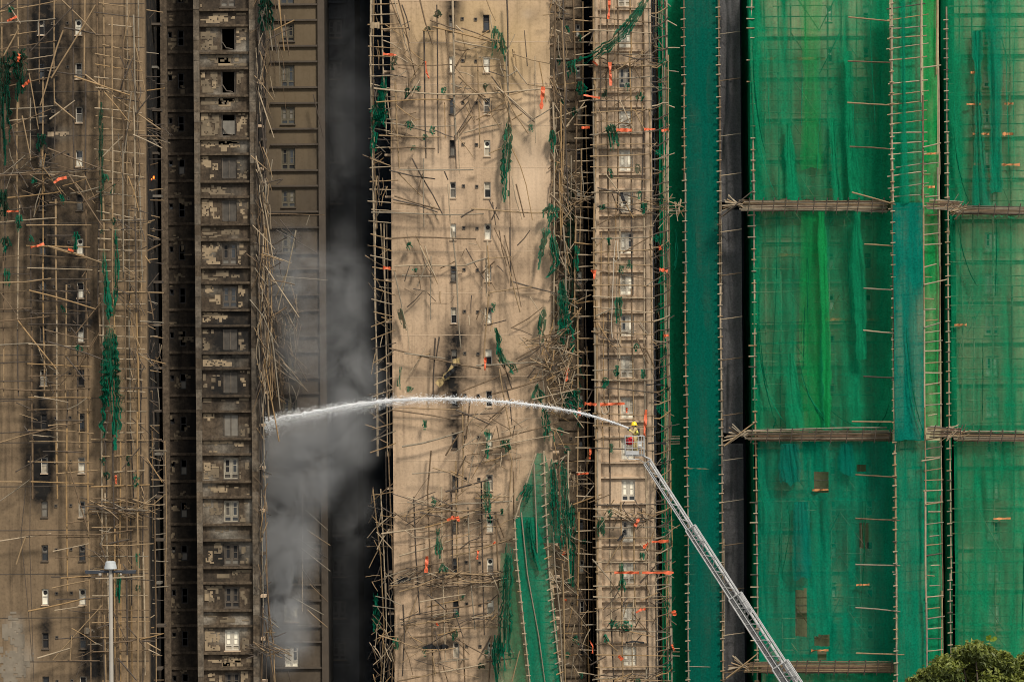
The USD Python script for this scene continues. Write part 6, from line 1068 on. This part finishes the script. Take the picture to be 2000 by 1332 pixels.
for key, sg in (('L', -1), ('R', 1)):
    h = hand[key]; fj = {'p0': (h + np.array([.05, 0, -.01]) * sc, .036 * sc), 'p1': (h + np.array([.0, 0, 0]) * sc, .038 * sc)}; ch = [('p0', 'p1')]
    for q in range(4):
        o = (q - 1.5) * .022; ln = (.9, 1.0, .95, .75)[q]
        fj |= {f'a{q}': (h + np.array([-.02, o, .03]) * sc, .011 * sc), f'b{q}': (h + np.array([-.055 * ln, o, .02]) * sc, .010 * sc), f'c{q}': (h + np.array([-.055 * ln, o, -.02]) * sc, .009 * sc)}; ch += [('p1', f'a{q}'), (f'a{q}', f'b{q}'), (f'b{q}', f'c{q}')]
    fj |= {'t0': (h + np.array([.02, -sg * .04, -.01]) * sc, .013 * sc), 't1': (h + np.array([-.025, -sg * .05, -.03]) * sc, .011 * sc)}; ch += [('p0', 't0'), ('t0', 't1')]
    obj('glove', bones(fj, ch, .012), M['black'], man, smooth=True)
    e0, e1 = J['el' + key][0], J['wr' + key][0]; obj('cuff', tube([e0 + (e1 - e0) * .72, e0 + (e1 - e0) * .86], .06 * sc, 8), M['hivis'], man)
obj('jacket_band', tube([fp(.03 + .172 * math.cos(a), .172 * math.sin(a), 1.14) for a in np.linspace(0, 2 * np.pi, 17)], .024 * sc, 5), M['hivis'], man); obj('air_pack', tube([fp(.20, 0, 1.02), fp(.20, 0, 1.42)], .075 * sc, 8), M['black'], man)
obj('shoulder_flash', tube([fp(.10, -.26, 1.30), fp(.13, -.25, 1.20)], .06 * sc, 7), M['hivis'], man); obj('strap', tube([fp(.16, -.17, 1.05), fp(.09, -.20, 1.30), fp(.0, -.16, 1.44)], .022 * sc, 5), M['black'], man)
NZ = W(1227, 835.5, YBK)
noz = thing('hose_nozzle', 'short grey fire nozzle in the firefighter hands at the start of the water jet', 'nozzle', hand['R'])
jd = hand['L'] - NZ
obj('barrel', tube([NZ, NZ + (hand['L'] - NZ) * .7, hand['L'] + [0, .02, 0], hand['R'], fp(-.12, -.02, 1.20), fp(-.05, .05, .95)], [.03, .042, .045, .04, .045, .045], 8), M['alud'], noz); obj('tip', tube([NZ + [.02, 0, -.004], NZ + [.13, 0, -.03]], .055, 8), M['dgrey'], noz)
# red covered equipment inside the basket
rd = thing('equipment_bag', 'dark red lumpy equipment bag hung inside the basket rail', 'bag', W(1231, 866, YBK))
q = trimesh.creation.icosphere(3, 1.0); qv = q.vertices.copy(); qv *= (1 + .35 * (meshkit.fbm(qv * 1.6 + 5, 3, 4) - .5))[:, None]; obj('bag_body', (W(1230, 862, YBK) + qv * [.29, .22, .22] + [0, -.2, 0], q.faces), M['red'], rd, smooth=True)
q = trimesh.creation.icosphere(2, 1.0); obj('flap', (W(1232, 857, YBK) + q.vertices * [.13, .14, .13] + [0, -.3, .0], q.faces), plain('bright_red_cover', (0.55, 0.012, 0.02), .5, var=.2), rd, smooth=True); obj('strap', tube([W(1223, 852, YBK) + [0, -.4, 0], W(1226, 862, YBK) + [0, -.46, 0], W(1224, 872, YBK) + [0, -.38, 0]], .02, 5), M['black'], rd)

# water jet
wm = usdkit.material(stage, L('spray'), {'g': ('geometry', {}), 'n': ('noise_texture', {'scale': 3.5, 'detail': 6.0, 'roughness': .7}), 'r': ('map_range', {'from_min': .32, 'from_max': .6, 'to_min': .35, 'to_max': 1.0, 'clamp': True}), 'd': ('diffuse_bsdf', {'color': (.92, .93, .94)}), 't': ('translucent_bsdf', {'color': (.92, .93, .94)}), 'm': ('mix_closure', {'fac': .45}), 'x': ('transparent_bsdf', {}), 'o': ('mix_closure', {})},
                     [('g.position', 'n.vector'), ('n.fac', 'r.value'), ('r.result', 'o.fac'), ('d.BSDF', 'm.closure1'), ('t.BSDF', 'm.closure2'), ('x.BSDF', 'o.closure1'), ('m.closure', 'o.closure2')], surface='o.closure')
jp = np.array([(1227, 835.5), (1180, 819), (1120, 803.5), (1050, 792), (980, 784.5), (900, 779.5), (830, 779), (770, 782), (700, 790), (640, 801), (580, 812), (535, 822), (508, 832)], float)
tt = np.linspace(0, 1, len(jp)); u = np.linspace(0, 1, 260)
from scipy.interpolate import CubicSpline
cxs, cys = CubicSpline(tt, jp)(u).T
yj = YBK - .3 + (0.5 - (YBK - .3)) * u
path = np.array([W(a, b, c) for a, b, c in zip(cxs, cys, yj)])
nr = meshkit.fbm(np.stack([u * 90, np.zeros_like(u), np.zeros_like(u)], -1), 3, 5)
rad = (.04 + .115 * u ** 1.15) * (1 + (.1 + 1.2 * u) * (nr - .5)); rad[-30:] *= np.linspace(1, .25, 30)
jet = thing('water_jet', 'white arc of water from the nozzle across the bright wall into the smoking recess', 'water', path[0])
v, f = tube(path, rad, 12)
nn = meshkit.fbm(v * 3.1, 3, 8) - .5
cen = np.repeat(path, 12, 0); vv = v.copy(); vv[:len(cen)] = cen + (v[:len(cen)] - cen) * (1 + (1.6 * np.repeat(u, 12)[:, None]) * nn[:len(cen), None])
obj('stream', (vv, f), wm, jet, smooth=True)
tet = np.array([[1, 1, 1], [1, -1, -1], [-1, 1, -1], [-1, -1, 1]], float) / 1.7; tf = np.array([[0, 1, 2], [0, 3, 1], [0, 2, 3], [1, 3, 2]])
r_ = np.random.default_rng(12); N = 9000
ui = r_.random(N) ** .6 * .985; ii = (ui * 259).astype(int); base = path[ii]; spread_ = (.035 + .20 * ui)[:, None]
off = r_.normal(0, 1, (N, 3)) * spread_ * [1.2, 1, 1]; off[:, 2] -= np.abs(r_.normal(0, 1, N)) * (.04 + .6 * ui ** 3) * (r_.random(N) < .5)
sz = r_.uniform(.008, .024, N) * (.7 + .5 * ui)
dv = (base + off)[:, None] + tet[None] * sz[:, None, None] * [1.6, 1, 1]
obj('spray_drops', (dv.reshape(-1, 3), (np.arange(N)[:, None, None] * 4 + tf[None]).reshape(-1, 3)), plain('water_drops', (.9, .92, .93), .3, var=.04), jet, kind='stuff')

# ------------------------------------------------------------------ lamp post
YP = -62.0
lp = thing('lamp_post', 'tall pale lamp post with white lantern head and two dark arms at lower left', 'lamp post', [*W(219, 1332, YP)[:2], 0])
hx, hzt = W(216, 1110, YP)[0], W(216, 1110, YP)[2]; kk = S * (D + YP) / D
obj('pole', tube([(hx, YP, 0), (hx, YP, hzt * .5), (hx, YP, hzt)], [5.6 * kk, 4.8 * kk, 3.6 * kk], 14), M['pole'], lp, smooth=True)
pr = np.array([[0, 16], [7.5, 15.5], [9.5, 14], [12.5, 1], [11.5, 0], [0, 0]]) * kk; a_ = np.arange(24) / 24 * 2 * np.pi
hv = np.array([[hx + p[0] * math.cos(a), YP + p[0] * math.sin(a), hzt + p[1] - 1 * kk] for p in pr for a in a_]); hf = np.array([[i * 24 + j, i * 24 + (j + 1) % 24, (i + 1) * 24 + (j + 1) % 24, (i + 1) * 24 + j] for i in range(len(pr) - 1) for j in range(24)])[:, ::-1]
obj('lantern_head', (hv, hf), plain('pale_lantern', (0.36, 0.38, 0.38), .5, var=.2, scale=4), lp)
for s_ in (-1, 1):
    a = obj('arm', tube([(hx + s_ * 3 * kk, YP, hzt - 6 * kk), (hx + s_ * 26 * kk, YP, hzt - 6 * kk), (hx + s_ * 50 * kk, YP, hzt - 5 * kk)], [2.8 * kk, 2.5 * kk, 2.2 * kk], 8), M['dgrey'], lp)
    obj('floodlight', box(hx + s_ * 36 * kk - 13 * kk, hx + s_ * 36 * kk + 13 * kk, YP - 3 * kk, YP + 3 * kk, hzt - 9.5 * kk, hzt - 3.6 * kk), M['dgrey'], a)
obj('camera_dome', (trimesh.creation.icosphere(2, 2.4 * kk).vertices + [hx + 20 * kk, YP, hzt - 11.5 * kk], trimesh.creation.icosphere(2, 2.4 * kk).faces), M['pole'], lp, smooth=True)
obj('junction_box', box(hx - 23 * kk, hx - 18 * kk, YP - .06, YP + .06, hzt - 13 * kk, hzt - 8.5 * kk), M['pole'], lp)

# ------------------------------------------------------------------ tree at the lower right
lm = lambda n, c: usdkit.material(stage, L(n), {'i': ('geometry', {}), 'r': ('rgb_ramp', {'ramp': [(0, tuple(x * .6 for x in c)), (.6, c), (1, tuple(x * 1.7 for x in c))]}), 'd': ('principled_bsdf', {'roughness': .55}), 't': ('translucent_bsdf', {}), 'm': ('mix_closure', {'fac': .25})},
                                     [('i.random_per_island', 'r.fac'), ('r.color', 'd.base_color'), ('r.color', 't.color'), ('d.BSDF', 'm.closure1'), ('t.BSDF', 'm.closure2')], surface='m.closure')
LEAF = [lm('leaf_dark', (0.15, 0.19, 0.034)), lm('leaf_olive', (0.29, 0.33, 0.055)), lm('leaf_fresh', (0.30, 0.42, 0.03))]
M['bark'] = plain('bark', (0.09, 0.07, 0.05), .9, var=.3)
YT = -48.0
kt = S * (D + YT) / D
tb = W(1925, 1400, YT); tr = thing('tree', 'dense dark green broadleaf tree top at the lower right corner', 'tree', (tb[0], YT, 0))
trunk = [tube([(tb[0], YT, 0), (tb[0] + .2, YT, 6), (tb[0] - .1, YT + .2, 11), (tb[0], YT, 14)], [.42, .34, .25, .12], 10)]
tr_r = np.random.default_rng(5)
clumps = []
for (a, b, r) in ((1790, 1325, 22), (1815, 1312, 26), (1842, 1292, 24), (1878, 1270, 22), (1905, 1262, 24), (1932, 1272, 22), (1960, 1280, 20), (1765, 1345, 18), (1850, 1300, 34), (1800, 1335, 28), (1895, 1288, 32), (1918, 1275, 26), (1960, 1288, 28), (2000, 1300, 36), (2050, 1300, 50), (1870, 1345, 44), (1930, 1330, 50), (1985, 1345, 44), (2060, 1360, 60), (1820, 1380, 50), (1900, 1400, 60), (1980, 1420, 70), (1945, 1300, 22), (1835, 1315, 20), (1782, 1352, 22), (2030, 1290, 20), (1905, 1262, 14)):
    clumps.append((W(a, b + 9, YT + tr_r.uniform(-1.2, 1.2)), r * kt))
for c, r in clumps: trunk.append(tube([(tb[0], YT, 10.5), ((tb[0] + c[0]) / 2, (YT + c[1]) / 2, (11.2 + c[2]) / 2 - .2), c], [.11, .07, .03], 5))
obj('trunk', join(*trunk), M['bark'], tr, smooth=True)
lv = {0: [], 1: []}
for c, r in clumps:
    n = int(900 * (r / (30 * kt)) ** 2)
    d = tr_r.normal(size=(n, 3)); d /= np.linalg.norm(d, axis=1, keepdims=True); rad_ = r * (tr_r.random(n) ** .5) * (1 + .55 * (meshkit.fbm(d * 2.2 + c, 2, 9) - .5) * 2)
    p = c + d * rad_[:, None] * [1, 1, .85]
    for q, dd in zip(p, d):
        out = dd * .7 + tr_r.normal(size=3) * .5 + [0, 0, .35]; out /= np.linalg.norm(out); s1 = np.cross(out, tr_r.normal(size=3)); s1 /= np.linalg.norm(s1); s2 = np.cross(out, s1); L_ = tr_r.uniform(.10, .20); w_ = L_ * .42
        lv[1 if (dd[2] + tr_r.normal() * .4 > .35) else 0].append([q - s1 * L_, q - s2 * w_ + out * .02, q + s1 * L_ - out * .05, q + s2 * w_ + out * .02])
for k in (0, 1):
    A_ = np.array(lv[k]); obj('crown', (A_.reshape(-1, 3), np.arange(len(A_) * 4).reshape(-1, 4)), LEAF[k], tr)
sp = W(1936, 1252, YT)
yp = thing('sprout', 'lime green young leaf shoot standing above the dark tree top', 'plant', W(1925, 1290, YT))
obj('stem', tube([W(1925, 1290, YT), W(1928, 1268, YT), W(1934, 1251, YT)], [.03, .025, .02], 5), M['bark'], yp)
for (a, b, dx, dz, l) in ((1930, 1245, -1, 1, 7), (1933, 1243, .1, 1, 6), (1942, 1247, 1, .9, 8), (1937, 1249, .6, .3, 6), (1929, 1248, -.8, .2, 5)):
    c = W(a, b, YT); e = np.array([dx, -.2, dz]) / math.hypot(dx, dz); s_ = np.array([-e[2], .3, e[0]]); uu = np.linspace(-1, 1, 9)
    pv = np.vstack([[c + e * l * kt * q * .8 + s_ * l * kt * .5 * math.sqrt(max(0, 1 - q * q)) * sg + [0, -.03 * abs(sg), 0] for q in uu] for sg in (-1, 0, 1)])
    obj('leaf', (pv, np.array([[r0 * 9 + i, r0 * 9 + i + 1, r0 * 9 + 10 + i, r0 * 9 + 9 + i] for r0 in (0, 1) for i in range(8)])), LEAF[2], yp, smooth=True)

# ------------------------------------------------------------------ smoke
def smoke(name, label, lo, hi, puffs, tint, gain=1.0, ns=.35):
    """One closed box of smoke whose density is a sum of soft puffs broken up by noise. puffs: (centre, radii, density)."""
    nodes = {'g': ('geometry', {}), 'n': ('noise_texture', {'scale': ns, 'detail': 4.0, 'roughness': .62, 'distortion': 1.2}), 'nr': ('map_range', {'from_min': .40, 'from_max': .66, 'to_min': 0.06, 'to_max': 1.6, 'clamp': True}),
             'ml': ('math', {'math_type': 'multiply'}), 'v': ('principled_volume', {'color': tint, 'anisotropy': .2})}
    links = [('g.position', 'n.vector'), ('n.fac', 'nr.value'), ('nr.result', 'ml.value2'), ('ml.value', 'v.density')]
    prev = None
    for k, (c, r, d) in enumerate(puffs):
        nodes |= {f's{k}': ('vector_math', {'math_type': 'subtract', 'vector2': c}), f'd{k}': ('vector_math', {'math_type': 'divide', 'vector2': r}), f'l{k}': ('vector_math', {'math_type': 'length'}), f'm{k}': ('map_range', {'range_type': 'smoothstep', 'from_min': 1.0, 'from_max': 0.1, 'to_min': 0.0, 'to_max': d * gain, 'clamp': True})}
        links += [('g.position', f's{k}.vector1'), (f's{k}.vector', f'd{k}.vector1'), (f'd{k}.vector', f'l{k}.vector1'), (f'l{k}.value', f'm{k}.value')]
        if prev: nodes[f'a{k}'] = ('math', {'math_type': 'add'}); links += [(prev, f'a{k}.value1'), (f'm{k}.result', f'a{k}.value2')]; prev = f'a{k}.value'
        else: prev = f'm{k}.result'
    links.append((prev, 'ml.value1'))
    m = usdkit.material(stage, _free(L(name + '_volume')), nodes, links, volume='v.volume')
    obj(name, box(lo[0], hi[0], lo[1], hi[1], lo[2], hi[2]), m, None, label, 'smoke', kind='stuff')
pf = lambda a, b, y, rx, rz, ry, d: (tuple(W(a, b, y)), (rx * S, ry, rz * S), d)
smoke('smoke', 'grey smoke pouring up from the recess between the charred pier and the bright wall', (XW(500, YD), -4.6, 4.0), (XW(764, 0), 8.5, 62.0),
      [pf(580, 915, -1.6, 105, 130, 3.2, 1.0), pf(545, 1080, -1.6, 95, 170, 3.2, 1.2), pf(548, 1215, -1.6, 85, 120, 3.2, .7), pf(655, 850, -1, 110, 120, 4, .34), pf(690, 740, .5, 85, 110, 4, .16), pf(670, 590, 1, 85, 190, 5, .14), pf(575, 540, -.5, 85, 130, 4, .22), pf(600, 690, -.5, 90, 120, 4, .15), pf(700, 1000, 2, 70, 120, 4.5, .05), pf(690, 250, 3, 90, 300, 5, .06), pf(690, 900, 4, 80, 800, 5, .035)], (.965, .98, .985), ns=.30)
smoke('smoke', 'thin blue smoke drifting in the black gap beside the brown wall', (XW(288, YA) + .06, -9.0, 4.0), (XW(318, YB) - .4, 2.0, 62.0),
      [pf(300, 500, -5, 60, 900, 5, .10), pf(302, 720, -5, 40, 90, 4, .35), pf(302, 380, -5, 40, 60, 4, .2), pf(305, 1170, -5, 40, 120, 4, .15)], (.62, .78, 1.0))

UsdGeom.Xform(stage.GetPrimAtPath('/World'))
stage.SetDefaultPrim(stage.GetPrimAtPath('/World'))
